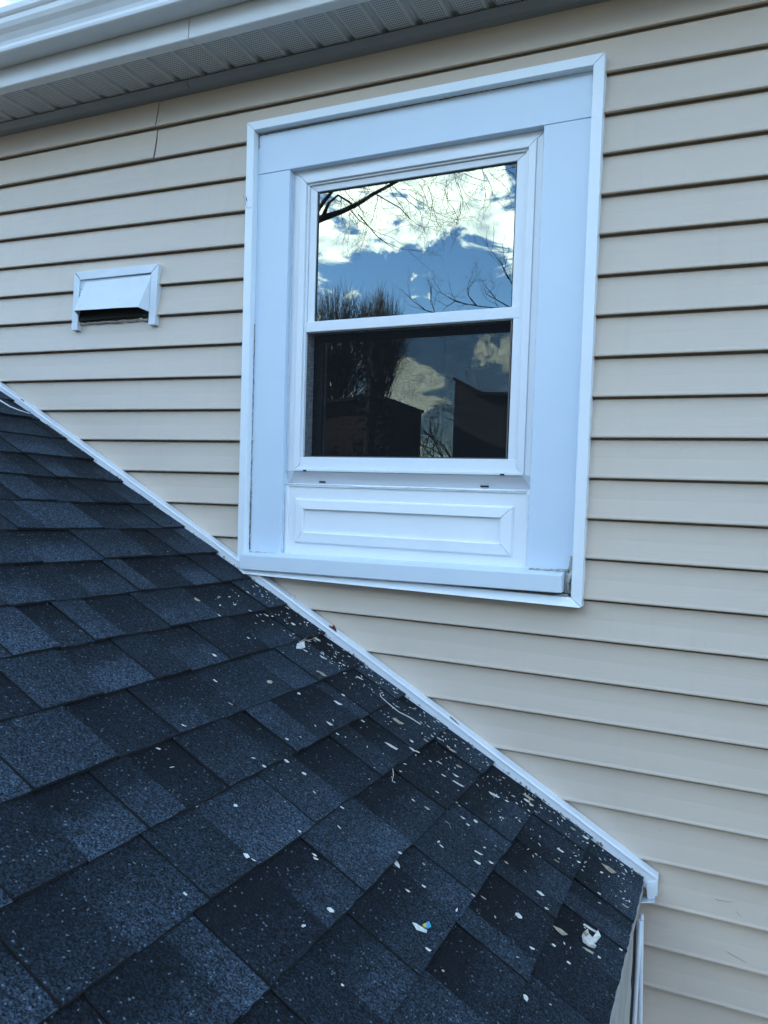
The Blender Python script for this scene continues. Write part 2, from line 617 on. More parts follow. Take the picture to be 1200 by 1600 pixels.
# ---- eave: F-channel, soffit panels, fascia, gutter
ZS = .108
eave = tag(empty('eave', house), 'white aluminium eave with perforated soffit, fascia and gutter')
xs_ = at(292, 122, -.03)[0]
for x0, x1, dy in ((XL, xs_ - .0010, -.0010), (xs_ + .0010, XR, 0)):
    fch = MB()
    fch.hexa([(x0, -.018 + dy, ZS - .022), (x1, -.018 + dy, ZS - .022), (x1, .016, ZS - .022), (x0, .016, ZS - .022),
              (x0, -.034 + dy, ZS - .0045), (x1, -.034 + dy, ZS - .0045), (x1, .016, ZS - .0045), (x0, .016, ZS - .0045)])
    fch.build('channel', 'channel', eave, .0012)
n0 = int((XL + 1.053) / .1016) - 1
for i in range(-22, 48):
    xc = -1.053 + .0508 + i * .1016
    if xc < XL or xc > 1.1:
        continue
    sp = MB()
    prof = [(-.0508, .010), (-.0500, .007), (-.0395, .006), (-.0350, -.0045), (.0395, -.0045), (.0435, .006), (.0500, .007), (.0508, .010)]
    sp.sweep([[(xc + a_, y, ZS + .004 + z) for a_, z in prof] for y in (.0, -.192)], closed=False)
    o_ = sp.build('soffit_panel', 'soffit', eave, origin=(xc, -.1, Z0 + ZS))
# rest of the soffit, out of sight to the right
sp = MB()
sp.box(1.12, XR, -.215, 0, ZS + .002, ZS + .006)
sp.build('soffit_board', 'soffit_white', eave)
xf = at(289, 60, -.22)[0]
YFA = -.205
for x0, x1, dy in ((XL - .2, xf - .0010, -.0008), (xf + .0010, XR + .2, 0)):
    fa = MB()
    # flange under the soffit, then the face rising and curling in under the gutter
    prof = [(-.172, ZS - .004), (YFA + .003, ZS - .004), (YFA, ZS - .002), (YFA - .001, ZS + .004), (YFA + .002, ZS + .16), (YFA + .02, ZS + .16), (YFA + .02, ZS + .006), (-.172, ZS + .002)]
    fa.sweep([[(x, y + dy, z + dy * .6) for y, z in prof] for x in (x0, x1)], closed=True)
    fa.build('fascia', 'soffit_white', eave, .0015)
gu = MB()
yb, zb = YFA - .004, ZS + .055
pro = [(0, .0), (-.062, .0), (-.066, .003), (-.068, .010), (-.066, .020), (-.069, .030), (-.078, .045), (-.088, .056), (-.094, .068), (-.096, .082), (-.100, .086), (-.104, .092), (-.106, .105),
       (-.104, .112), (-.094, .112), (-.092, .100), (-.086, .068), (-.070, .042), (-.060, .012), (-.004, .010), (-.004, .118), (0, .118)]
gu.sweep([[(x, yb + a_, zb + z_) for a_, z_ in pro] for x in (XL - .3, XR + .3)], closed=True)
go = gu.build('gutter', 'soffit_white', eave, .0012)

# ---- window, drawn in its own plane: u to the right, w down, slightly out of square like the real one
win = tag(empty('window', house), 'white framed sash window reflecting clouds and bare trees, with a panel below')
QTL, QTR, QBR, QBL = (-.3871, -.0616), (.6639, -.0629), (.6576, -1.4278), (-.3644, -1.4100)
WW, WH = 1.038, 1.350


def wp(u, w_, y, tilt=1.0):
    w_ = w_ + tilt * .005 * (1 - 2 * u / WW)
    a_, b_ = u / WW, w_ / WH
    f_ = lambda i: (1 - a_) * (1 - b_) * QTL[i] + a_ * (1 - b_) * QTR[i] + a_ * b_ * QBR[i] + (1 - a_) * b_ * QBL[i]
    return (f_(0), y, f_(1))


def wbox(name, mat, u0, u1, w0, w1, yf, yk, bevel=.0015, tilt=1.0, dtop=0.0, dbot=0.0):
    """box of the window: front at yf, back at yk; dtop/dbot tilt the front's upper/lower edge in depth"""
    mb = MB()
    mb.hexa([wp(u0, w1, yf + dbot, tilt), wp(u1, w1, yf + dbot, tilt), wp(u1, w1, yk, tilt), wp(u0, w1, yk, tilt),
             wp(u0, w0, yf + dtop, tilt), wp(u1, w0, yf + dtop, tilt), wp(u1, w0, yk, tilt), wp(u0, w0, yk, tilt)])
    return mb.build(name, mat, win, bevel)


def ring(name, mat, o_, i_, yo, yi, yk, bevel=.0012, tilt=1.0, gap=.0004, sides='TRBL', parent=None):
    """four mitred bars between an outer and an inner rectangle (u0,u1,w0,w1); front depth yo at the outer edge, yi at the inner"""
    a0, a1, c0, c1 = o_
    b0, b1, d0, d1 = i_
    bars = {'T': [(a0 + gap, c0), (a1 - gap, c0), (b1 - gap, d0), (b0 + gap, d0)], 'B': [(a0 + gap, c1), (b0 + gap, d1), (b1 - gap, d1), (a1 - gap, c1)],
            'L': [(a0, c0 + gap), (b0, d0 + gap), (b0, d1 - gap), (a0, c1 - gap)], 'R': [(a1, c0 + gap), (a1, c1 - gap), (b1, d1 - gap), (b1, d0 + gap)]}
    dep = {'T': (yo, yo, yi, yi), 'B': (yo, yi, yi, yo), 'L': (yo, yi, yi, yo), 'R': (yo, yo, yi, yi)}
    res_ = []
    for s in sides:
        mb = MB()
        q = bars[s]
        mb.hexa([wp(q[j][0], q[j][1], dep[s][j], tilt) for j in range(4)] + [wp(q[j][0], q[j][1], yk, tilt) for j in range(4)])
        res_.append(mb.build(name, mat, parent or win, bevel))
    return res_


ring('outer_trim', 'strip', (0, WW, 0, 1.358), (.027, 1.011, .027, 1.336), -.022, -.0235, .019, .0016, tilt=0.0, sides='TLR')
ring('outer_trim', 'strip', (0, WW, 0, 1.358), (.027, 1.011, .027, 1.336), -.040, -.0235, .019, .0016, tilt=0.0, sides='B')
wbox('head_casing', 'casing', .0265, 1.0115, .0265, .1465, .002, .05, .0016)
wbox('side_casing', 'casing', .0265, .138, .1473, 1.290, .003, .05, .0016)
wbox('side_casing', 'casing', .889, 1.0115, .1473, 1.284, .003, .05, .0016)
# reveal liner and frame of the unit
ring('frame_liner', 'trim_clean', (.138, .889, .1465, 1.0418), (.163, .866, .166, 1.0416), .0265, .0285, .075, .0012, sides='TLR')
ring('frame', 'trim_clean', (.1628, .8662, .1658, 1.0382), (.183, .846, .186, 1.020), .022, .0235, .085, .0016, sides='TLR')
ring('frame_stop', 'trim_clean', (.183, .846, .186, 1.020), (.1895, .838, .1915, 1.012), .031, .031, .085, .001, sides='TLR')
# upper sash
ring('upper_sash', 'trim_clean', (.190, .8375, .192, .630), (.211, .812, .2095, .598), .0375, .040, .066, .0015, sides='TLR')
wbox('meeting_rail', 'trim_clean', .1832, .8455, .5965, .6275, .0335, .080, .0022)
ring('gasket', 'black_gasket', (.2105, .8125, .209, .5985), (.2145, .8085, .2128, .5945), .0445, .0455, .060, 0)
wbox('glass_pane', 'glass', .2125, .8105, .2105, .597, .0480, .0482, 0)
for u0 in (.352, .634):                                    # the two locks on the meeting rail
    wbox('sash_lock', 'trim_clean', u0, u0 + .064, .5905, .597, .049, .064, .003)
    wbox('sash_lock', 'trim_clean', u0 + .012, u0 + .046, .5875, .5907, .051, .062, .0015)
# lower sash, behind the insect screen
wbox('frame', 'trim_clean', .8190, .8455, .6276, .9990, .0335, .075, .0012)
ring('screen_frame', 'screen_metal', (.1832, .8452 - .030, .6278, .9985), (.1865, .812, .631, .995), .0375, .0375, .046, 0)
ring('screen_gasket', 'black_gasket', (.1787, .8195, .6235, 1.003), (.1834, .815, .6280, .9983), .0392, .0392, .05, 0)
wbox('insect_screen', 'screen', .186, .8125, .6305, .9955, .0420, .0421, 0)
wbox('track', 'track_grey', .1795, .1850, .628, .999, .0465, .118, .001)
wbox('track', 'track_grey', .8140, .8200, .628, .999, .0465, .118, .001)
wbox('track', 'shaded_sash', .1850, .8140, .6235, .6282, .0810, .118, 0)
wbox('track', 'track_grey', .1850, .8140, .9965, 1.002, .0465, .118, 0)
ring('lower_sash', 'shaded_sash', (.1852, .8138, .6284, .9963), (.216, .800, .647, .990), .0905, .0925, .116, .001)
wbox('glass_pane', 'glass', .2155, .8005, .6465, .9905, .0990, .0992, 0)
# bottom of the unit: rail, lip, sloping sill (grey for its shade), weep slots
wbox('bottom_rail', 'trim_clean', .1632, .8658, .9985, 1.0335, .0300, .075, .0016, dbot=-.002)
wbox('frame', 'trim_clean', .1632, .8658, 1.0335, 1.0415, .0200, .075, .0016)
mb = MB()
mb.hexa([wp(.1385, 1.0774, .042), wp(.8885, 1.0774, .042), wp(.8885, 1.0774, .075), wp(.1385, 1.0774, .075), wp(.1385, 1.0416, .0235), wp(.8885, 1.0416, .0235), wp(.8885, 1.0416, .075), wp(.1385, 1.0416, .075)])
mb.build('sloping_sill', 'shaded_sill', win, .001)
for ua, ub in ((.1384, .1665), (.8886, .8625)):            # mitred ends of the sill
    mb = MB()
    mb.poly([wp(ua, 1.0417, .0225), wp(ub, 1.0417, .0225), wp(ua, 1.0774, .0405), wp(ua, 1.0417, .06), wp(ub, 1.0417, .06), wp(ua, 1.0774, .06)],
            [(0, 1, 2) if ua > .5 else (0, 2, 1), (3, 4, 5), (0, 1, 4, 3), (1, 2, 5, 4), (2, 0, 3, 5)])
    mb.build('sill_end', 'trim_clean', win)
for u0, u1, w0, yy in ((.246, .266, 1.0690, .0360), (.745, .768, 1.0690, .0360), (.199, .210, 1.0375, .0192), (.803, .8145, 1.0375, .0192)):
    wbox('weep_slot', 'hole', u0, u1, w0, w0 + .0042, yy, yy + .006, 0)
# apron board with its moulded panel
wbox('apron', 'apron', .138, .889, 1.0776, 1.292, .0235, .07, .002)
wbox('apron_lip', 'apron', .1385, .8885, 1.0779, 1.0880, .0190, .03, .003)
wbox('apron_edge', 'apron', .138, .151, 1.085, 1.290, .0185, .03, .003)
wbox('apron_edge', 'apron', .876, .889, 1.085, 1.290, .0185, .03, .003)
ring('panel_moulding', 'apron', (.179, .841, 1.126, 1.250), (.206, .811, 1.153, 1.221), .0150, .0125, .03, .0016)
ring('panel_bead', 'apron', (.1755, .8445, 1.1225, 1.2535), (.179, .841, 1.126, 1.250), .0200, .0175, .03, .0008)
# sill
mb = MB()
mb.hexa([wp(.025, 1.3350, -.046, 2), wp(.990, 1.3350, -.046, 2), wp(.990, 1.3350, .03, 2), wp(.025, 1.3350, .03, 2), wp(.025, 1.2905, -.046, 2), wp(.990, 1.2905, -.046, 2), wp(.990, 1.2820, .03, 2), wp(.025, 1.2820, .03, 2)])
mb.build('sill', 'trim', win, .0025)
wbox('sill_return', 'trim_worn', .9885, 1.012, 1.282, 1.334, .004, .04, .001)


def bead(name, pts, rad, mat='caulk', seed=0):
    """ragged strip of caulk or grime along a joint of the window"""
    rng = random.Random(seed)
    path, rr = [], []
    for (u0, w0, y0), (u1, w1, y1) in zip(pts, pts[1:]):
        n = max(4, int(math.hypot(u1 - u0, w1 - w0) / .006))
        for j in range(n):
            s = j / n
            path.append(wp(u0 + (u1 - u0) * s + rng.uniform(-.0007, .0007), w0 + (w1 - w0) * s + rng.uniform(-.0007, .0007), y0 + (y1 - y0) * s))
            rr.append(rad * rng.uniform(.35, 1.25))
    mb_ = MB()
    mb_.tube(path, rr, 5)
    return mb_.build(name, mat, win)


bead('caulk', [(.030, 1.289, .002), (.136, 1.290, .002)], .0022, seed=1)
bead('caulk', [(.893, 1.281, .001), (1.004, 1.277, .0)], .0042, seed=2)
bead('caulk', [(1.004, 1.240, .001), (1.0065, 1.283, -.004), (1.0, 1.300, -.012), (1.002, 1.333, -.012)], .0065, seed=3)
bead('caulk', [(.985, 1.338, -.018), (1.004, 1.336, -.018), (.960, 1.343, -.018)], .0045, seed=4)
bead('caulk', [(.0295, .95, .002), (.030, 1.10, .002), (.0300, 1.288, .002)], .0022, seed=5)
bead('caulk', [(.030, .034, .001), (.0295, .075, .001)], .0020, seed=6)
bead('caulk', [(.70, .0285, .001), (.86, .0300, .0005), (.905, .029, .0)], .0020, seed=7)
bead('caulk', [(1.0085, .045, .001), (1.0085, .09, .001), (1.009, .13, .001)], .0019, seed=8)
bead('caulk', [(1.0095, .45, .002), (1.0095, .60, .002)], .0018, seed=9)
M['grime'] = painted('joint_grime', (.16, .145, .125), .85, .3, .5, scale=70)
bead('grime', [(.0285, .60, .0015), (.0290, .95, .0015)], .0009, 'grime', seed=21)
bead('grime', [(.0292, 1.10, .0012), (.0292, 1.287, .0012)], .0018, 'grime', seed=22)
bead('grime', [(.030, .0300, .001), (.0305, .062, .001)], .0016, 'grime', seed=23)
bead('grime', [(.0300, .0290, .001), (.25, .0288, .001), (.60, .0285, .001)], .0009, 'grime', seed=24)
bead('grime', [(.60, .0288, .001), (.84, .0300, .001), (.890, .0285, .001)], .0014, 'grime', seed=25)
bead('grime', [(1.0088, .040, .001), (1.0080, .10, .001), (1.0092, .142, .001)], .0012, 'grime', seed=26)
bead('grime', [(1.0098, .38, .002), (1.0098, .62, .002)], .0011, 'grime', seed=27)
bead('grime', [(.905, 1.2815, .0), (.94, 1.2800, .0), (.985, 1.2785, .0)], .0016, 'grime', seed=28)
bead('grime', [(.032, 1.2900, .0012), (.134, 1.2905, .0012)], .0015, 'grime', seed=29)
bead('grime', [(1.003, 1.262, .0), (1.0045, 1.300, -.010), (1.003, 1.333, -.014)], .0028, 'grime', seed=30)
bead('caulk_white', [(.1405, 1.081, .0185), (.35, 1.0805, .0185), (.40, 1.0835, .0185), (.60, 1.0805, .0185), (.70, 1.083, .0185), (.886, 1.081, .0185)], .0016, 'trim_worn', seed=10)
bead('caulk_white', [(.1395, 1.10, .012), (.139, 1.285, .012)], .0028, 'trim', seed=11)
bead('caulk_white', [(.8875, 1.09, .012), (.888, 1.278, .012)], .0028, 'trim', seed=12)
bead('caulk_white', [(.140, .155, .020), (.141, .60, .020), (.1395, 1.05, .022)], .0022, 'trim', seed=13)
bead('caulk_white', [(.8865, .155, .020), (.887, .60, .020), (.8865, 1.05, .022)], .0022, 'trim', seed=14)

# ---- exhaust vent left of the window
vent = tag(empty('vent', house), 'white metal exhaust vent hood with peeling frame, left of the window')
VTL, VTR, VBR, VBL = [(p[0], p[2]) for p in (at(115, 423.7, -.009), at(246.7, 411.7, -.009), at(240.8, 506.7, -.009), at(110, 515.8, -.009))]


def vp(a_, b_, y):
    f_ = lambda i: (1 - a_) * (1 - b_) * VTL[i] + a_ * (1 - b_) * VTR[i] + a_ * b_ * VBR[i] + (1 - a_) * b_ * VBL[i]
    return (f_(0), y, f_(1))


def vpoly(name, mat, pts, yk, bevel=.001):
    mb_ = MB()
    mb_.hexa([vp(*p) for p in pts] + [vp(p[0], p[1], yk) for p in pts])
    return mb_.build(name, mat, vent, bevel)


vpoly('frame_strip', 'trim_worn', [(.0, .02, -0.0050), (.0, 1.0, -0.0055), (.074, 1.0, -0.0055), (.074, .15, -0.0055)], .018)
vpoly('frame_strip', 'trim_worn', [(.022, .015, -0.0075), (.085, .155, -0.0075), (.925, .135, -0.0075), (1.0, .0, -0.0075)], .018)
vpoly('frame_strip', 'trim_worn', [(1.0, .004, -0.0065), (.925, .137, -0.0065), (.925, 1.0, -0.0065), (1.0, 1.0, -0.0065)], .018)
vpoly('back_plate', 'trim_worn', [(.074, .15, .0005), (.074, .80, .0005), (.925, .80, .0005), (.925, .15, .0005)], .018, 0)
hd = MB()
A_, B_, C_, D_ = vp(.14, .20, -.0035), vp(.922, .175, -.0035), vp(.87, .735, -.0360), vp(.115, .715, -.0375)
E_, G_ = vp(.922, .78, -.0010), vp(.076, .78, -.0010)
m1, m2 = vp(.35, .722, -.0375), vp(.62, .724, -.0370)
hd.poly([A_, B_, C_, m2, m1, D_, E_, G_], [(0, 5, 4, 3, 2, 1), (1, 2, 6), (0, 7, 5)])
o_ = hd.build('hood', 'trim_worn', vent)
so_ = o_.modifiers.new('thick', 'SOLIDIFY')
so_.thickness = .0016
bv = o_.modifiers.new('bevel', 'BEVEL')
bv.width = .007
bv.segments = 3
op = MB()
op.hexa([vp(.076, .845, -.0016), vp(.924, .83, -.0016), vp(.924, .83, .012), vp(.076, .845, .012), vp(.076, .40, -.0016), vp(.924, .40, -.0016), vp(.924, .40, .012), vp(.076, .40, .012)])
op.build('duct_opening', 'hole', vent)
rng = random.Random(4)
sm_ = MB()
path = [vp(.08 + .84 * j / 40, .885 + .012 * math.sin(j * .7) + rng.uniform(-.01, .01), .006) for j in range(41)]
sm_.tube(path, [rng.uniform(.0015, .0045) for _ in path], 6)
sm_.build('caulk', 'caulk', vent)

# ---- porch roof: gently curved slope falling to the right, courses square to the wall
LO = np.array([(-1.3711, -.8558), (-1.1763, -.9504), (-.9317, -1.0859), (-.673, -1.2329), (-.545, -1.3076), (-.4109, -1.3766), (-.2824, -1.4463), (-.1552, -1.5163), (-.0355, -1.5852), (.0911, -1.6568),
               (.2267, -1.7232), (.3432, -1.7865), (.4618, -1.8622), (.5881, -1.9399), (.7123, -2.0035), (.8333, -2.0692)])
PF = np.polyfit(LO[:, 0], LO[:, 1], 2)
zroof = lambda x: float(np.polyval(PF, max(x, -2.2)))
sroof = lambda x: float(np.polyval(np.polyder(PF), max(x, -2.2)))
EAVE, STEP = .832, .1262
RIDGE, YOUT = -1.78, -1.75

porch = tag(empty('porch', house), 'dark shingled porch roof sloping down beside the wall')
dk = MB()
xs = list(np.arange(RIDGE, EAVE - .03, .12)) + [EAVE - .012]
dk.sweep([[(x, YOUT, zroof(x) - .006), (x, -.002, zroof(x) - .006), (x, -.002, zroof(x) - .05), (x, YOUT, zroof(x) - .05)] for x in xs], closed=True)
dk.build('roof_deck', 'far_roof', porch)
dk = MB()
zr = zroof(RIDGE)
dk.hexa([(RIDGE - 2.4, YOUT, zr - 1.35), (RIDGE, YOUT, zr - .05), (RIDGE, -.002, zr - .05), (RIDGE - 2.4, -.002, zr - 1.35),
         (RIDGE - 2.4, YOUT, zr - 1.31), (RIDGE, YOUT, zr - .006), (RIDGE, -.002, zr - .006), (RIDGE - 2.4, -.002, zr - 1.31)])
dk.build('roof_deck', 'far_roof', porch)
# walls of the porch below
pb = MB()
ze = zroof(EAVE)
pb.box(EAVE - .032, EAVE - .018, YOUT + .15, -.062, -Z0, ze - .012)
pb.build('side_wall', 'board', porch)
pb = MB()
pb.box(RIDGE - 2.2, EAVE - .05, YOUT + .2, YOUT + .3, -Z0, ze - .04)
pb.poly([(RIDGE - 2.2, YOUT + .25, ze - .04), (EAVE - .05, YOUT + .25, ze - .04), (RIDGE, YOUT + .25, zr - .06)], [(0, 1, 2)])
pb.build('front_wall', 'siding', porch)
# ragged dark gap where the porch wall stops short of the house
gp = MB()
edge = [(at(x, y, -.05)) for x, y in ((1000, 1425), (993, 1457), (993, 1495), (985, 1518), (990, 1546), (984, 1579), (988, 1610))]
zz = [e[2] for e in edge]
dp = [.058, .066, .058, .085, .062, .082, .066]
for j in range(len(edge) - 1):
    gp.hexa([(EAVE - .031, -dp[j + 1], zz[j + 1]), (EAVE - .0165, -dp[j + 1], zz[j + 1]), (EAVE - .0165, -.012, zz[j + 1]), (EAVE - .031, -.012, zz[j + 1]),
             (EAVE - .031, -dp[j], zz[j]), (EAVE - .0165, -dp[j], zz[j]), (EAVE - .0165, -.012, zz[j]), (EAVE - .031, -.012, zz[j])])
gp.build('open_joint', 'hole', porch)
# drip edge under the lowest course
de = MB()
de.hexa([(EAVE - .020, YOUT, ze - .030), (EAVE - .003, YOUT, ze - .030), (EAVE - .003, -.03, ze - .030), (EAVE - .020, -.03, ze - .030),
         (EAVE - .030, YOUT, ze - .002), (EAVE - .003, YOUT, ze - .006), (EAVE - .003, -.03, ze - .006), (EAVE - .030, -.03, ze - .002)])
de.build('drip_edge', 'drip', porch)
# white double channel standing in the corner
for px0, px1, py0, rr_ in ((994.5, 1002, 1432, .0052), (990, 1000.5, 1432, .0050)):
    pass
pt0, pt1 = at(1002.5, 1428, -.035), at(1000.5, 1600, -.035)
q0, q1 = at(1000.5, 1438, -.045), at(990.5, 1600, -.045)
for a_, b_, rr_ in ((pt0, pt1, .0052), (q0, q1, .0060)):
    tb = MB()
    d_ = (b_ - a_)
    end = a_ + d_ * 3.2
    tb.tube([tuple(a_), tuple(a_ + d_ * .4), tuple(b_), tuple(end)], rr_, 8)
    tb.build('corner_channel', 'cable', porch)

# shingles: tabs of unequal width, some doubled (proud) and some single
SH = []
for v_ in range(6):
    rng = random.Random(100 + v_)
    nseg = 5
    L0 = .175
    top, bot = [], []
    me_v, me_f = [], []
    for j in range(nseg + 1):
        yy = j / nseg
        jx = rng.uniform(-.0016, .0016)
        hb = .0 + rng.uniform(-.0006, .0010)
        # rows: butt bottom, butt top, mid, upper end
        me_v += [(jx, yy, -.006), (jx - .0005, yy, .0 + hb), (-.07, yy, -.0028 + rng.uniform(-.0004, .0004)), (-L0, yy, -.0075)]
    for j in range(nseg):
        a_ = j * 4
        for r_ in range(3):
            me_f.append((a_ + r_, a_ + 4 + r_, a_ + 5 + r_, a_ + r_ + 1))
    me_f += [(0, 1, 2, 3), (nseg * 4 + 3, nseg * 4 + 2, nseg * 4 + 1, nseg * 4)]
    me = bpy.data.meshes.new('shingle')
    me.from_pydata(me_v, [], me_f)
    me.update()
    me.materials.append(M['shingle'])
    me.materials.append(M['asphalt'])
    for p_ in me.polygons:
        if len(p_.vertices) == 4 and (p_.normal.x > .7 or abs(p_.normal.y) > .7):
            p_.material_index = 1
    SH.append(me)
roofp = porch
YW = -.030                                   # shingles stop at the flashing
rng = random.Random(21)
i = 0
x = EAVE
count = 0
while x > RIDGE + .02:
    sl_ = sroof(x - .06)
    ang = math.atan(-sl_)
    y = YW + .004 + rng.uniform(-.003, .003)
    first = True
    hi = rng.random() < .5
    prevtone = .5
    while y > YOUT:
        wd = rng.choice((.06, .09, .11, .12, .14, .15, .17, .20)) * rng.uniform(.9, 1.1)
        if first:
            wd *= rng.uniform(.4, 1.0)
        y1 = max(y - wd, YOUT - .01)
        o_ = bpy.data.objects.new('shingle', SH[rng.randrange(6)])
        C.objects.link(o_)
        o_.parent = roofp
        lift = (.0075 if hi else .0045) + rng.uniform(-.0004, .0006)
        jx = 0 if hi else -.0015
        o_.location = (x + jx * math.cos(ang) + rng.uniform(-.0012, .0012), y1 + .0004, Z0 + zroof(x) + lift)
        o_.rotation_euler = (0, ang, rng.uniform(-.004, .004))
        o_.scale = (1, (y - y1) - .0008, 1)
        tone = rng.choice((.22, .34, .48, .62, .78, .92)) + rng.uniform(-.05, .05)
        if abs(tone - prevtone) < .16:
            tone = tone + .30 if tone < .5 else tone - .32
        prevtone = tone
        o_['tone'] = tone
        o_['band'] = rng.choice((.4, .6, .8, .9, .94)) if not hi else rng.choice((.15, .4, .6, .8))
        y = y1
        hi = not hi if rng.random() < .9 else hi
        first = False
        count += 1
    i += 1
    x -= STEP * (1 + rng.uniform(-.006, .006))

# ---- white flashing along the foot of the wall
UP = np.array([(-1.3846, -.8268), (-1.2885, -.872), (-1.0738, -.9871), (-.7897, -1.1438), (-.5296, -1.2852), (-.3671, -1.3753), (-.1339, -1.5044), (.0548, -1.6076), (.3313, -1.7535), (.5004, -1.8454),
               (.6043, -1.9161), (.7282, -1.9821), (.861, -2.0656)])
PU = np.polyfit(UP[:, 0], UP[:, 1], 2)
zup = lambda x: float(np.polyval(PU, max(x, -2.2)))
fl = MB()
secs = []
for x in list(np.arange(RIDGE + .05, .858, .04)) + [.860]:
    zt = zup(x)
    wv = .0012 * math.sin(x * 9) + .0007 * math.sin(x * 23)
    zl = zt - .046
    secs.append([(x, .004, zt - .001), (x, -.0235, zt), (x, -.0285 + wv * .4, zt - .0008), (x, -.0300 + wv, zt - .0035), (x, -.0300 + wv, zt - .0065), (x, -.0280 + wv, zt - .0075), (x, -.0280 + wv * 1.5, zl), (x, .004, zl)])
fl.sweep(secs, closed=True)
flo = tag(fl.build('flashing', 'trim_clean', house, 0), 'white metal flashing strip between porch roof and siding')
kk = MB()
xe, zt = .8592, zup(.860)
k0 = at(1011, 1381, -.03)
k1 = at(1022, 1408, -.03)
kk.hexa([(k0[0] + .002, -.030, k1[2]), (k1[0], -.028, k1[2] + .002), (k1[0], .003, k1[2] + .002), (k0[0] + .002, .003, k1[2]), (k0[0] - .002, -.031, k0[2] + .002), (xe + .001, -.029, zt - .006), (xe + .001, .003, zt - .006), (k0[0] - .002, .003, k0[2] + .002)])
kk.build('flashing_end', 'trim_clean', flo, .001)
kk = MB()
l0 = at(1005, 1404, -.04)
kk.hexa([(l0[0] - .004, -.046, k1[2] - .005), (k1[0] + .001, -.034, k1[2] - .003), (k1[0] + .001, .0, k1[2] - .003), (l0[0] - .004, .0, k1[2] - .005),
         (l0[0] - .004, -.046, k1[2] - .002), (k1[0] + .001, -.034, k1[2] + .0005), (k1[0] + .001, .0, k1[2] + .0005), (l0[0] - .004, .0, k1[2] - .002)])
kk.build('flashing_lip', 'trim_worn', flo, .0006)

# ================================================================== debris lying on the porch roof
bpy.context.view_layer.update()
dg = bpy.context.evaluated_depsgraph_get()


def hit(px, py):
    d = Vector(ray(px, py)).normalized()
    ok, loc, nor, *_ = S.ray_cast(dg, Vector((CAM[0], CAM[1], CAM[2] + Z0)), d)
    return (loc, nor) if ok else (None, None)


def hit_down(x, y):
    ok, loc, nor, *_ = S.ray_cast(dg, Vector((x, y, Z0 + zroof(x) + .1)), Vector((0, 0, -1)))
    return (loc, nor) if ok else (None, None)


def chip_mesh(seed, curl=.15):
    """ragged thin flake about 1 unit long, .4 wide, slightly curled"""
    rng_ = random.Random(seed)
    n = rng_.randint(4, 7)
    up_, lo_ = [], []
    for j in range(n):
        a_ = 2 * math.pi * (j + rng_.uniform(-.25, .25)) / n + .6
        rx = .5 * rng_.uniform(.75, 1.25)
        ry = .22 * rng_.uniform(.6, 1.5)
        px_, py_ = math.cos(a_) * rx, math.sin(a_) * ry
        h = curl * px_ * px_ + rng_.uniform(0, .03)
        up_.append((px_, py_, h + .05))
        lo_.append((px_, py_, h))
    fc = [tuple(range(n)), tuple(reversed(range(n, 2 * n)))] + [(j, j + n, (j + 1) % n + n, (j + 1) % n) for j in range(n)]
    fc = [tuple(reversed(f_)) if k_ > 1 else f_ for k_, f_ in enumerate(fc)]
    me_ = bpy.data.meshes.new('paint_chip')
    me_.from_pydata(up_ + lo_, [], fc)
    me_.update()
    return me_


CH = [chip_mesh(300 + j, .1 + .12 * (j % 3)) for j in range(9)]
CHT = [me_.copy() for me_ in CH]
for me_ in CH:
    me_.materials.append(M['flake'])
for me_ in CHT:
    me_.materials.append(M['flake_tan'])


def frame_on(nor, ang):
    z = nor.normalized()
    a_ = Vector((math.cos(ang), math.sin(ang), 0))
    xx_ = (a_ - z * a_.dot(z)).normalized()
    yy_ = z.cross(xx_)
    return Matrix((xx_, yy_, z)).transposed().to_4x4()


def px_angle(loc, nor, deg):
    """direction on the surface that looks turned deg (clockwise, screen) from here"""
    d = Vector(ROT @ np.array([math.cos(R(deg)), 0, -math.sin(R(deg))]))
    return d - nor * d.dot(nor)


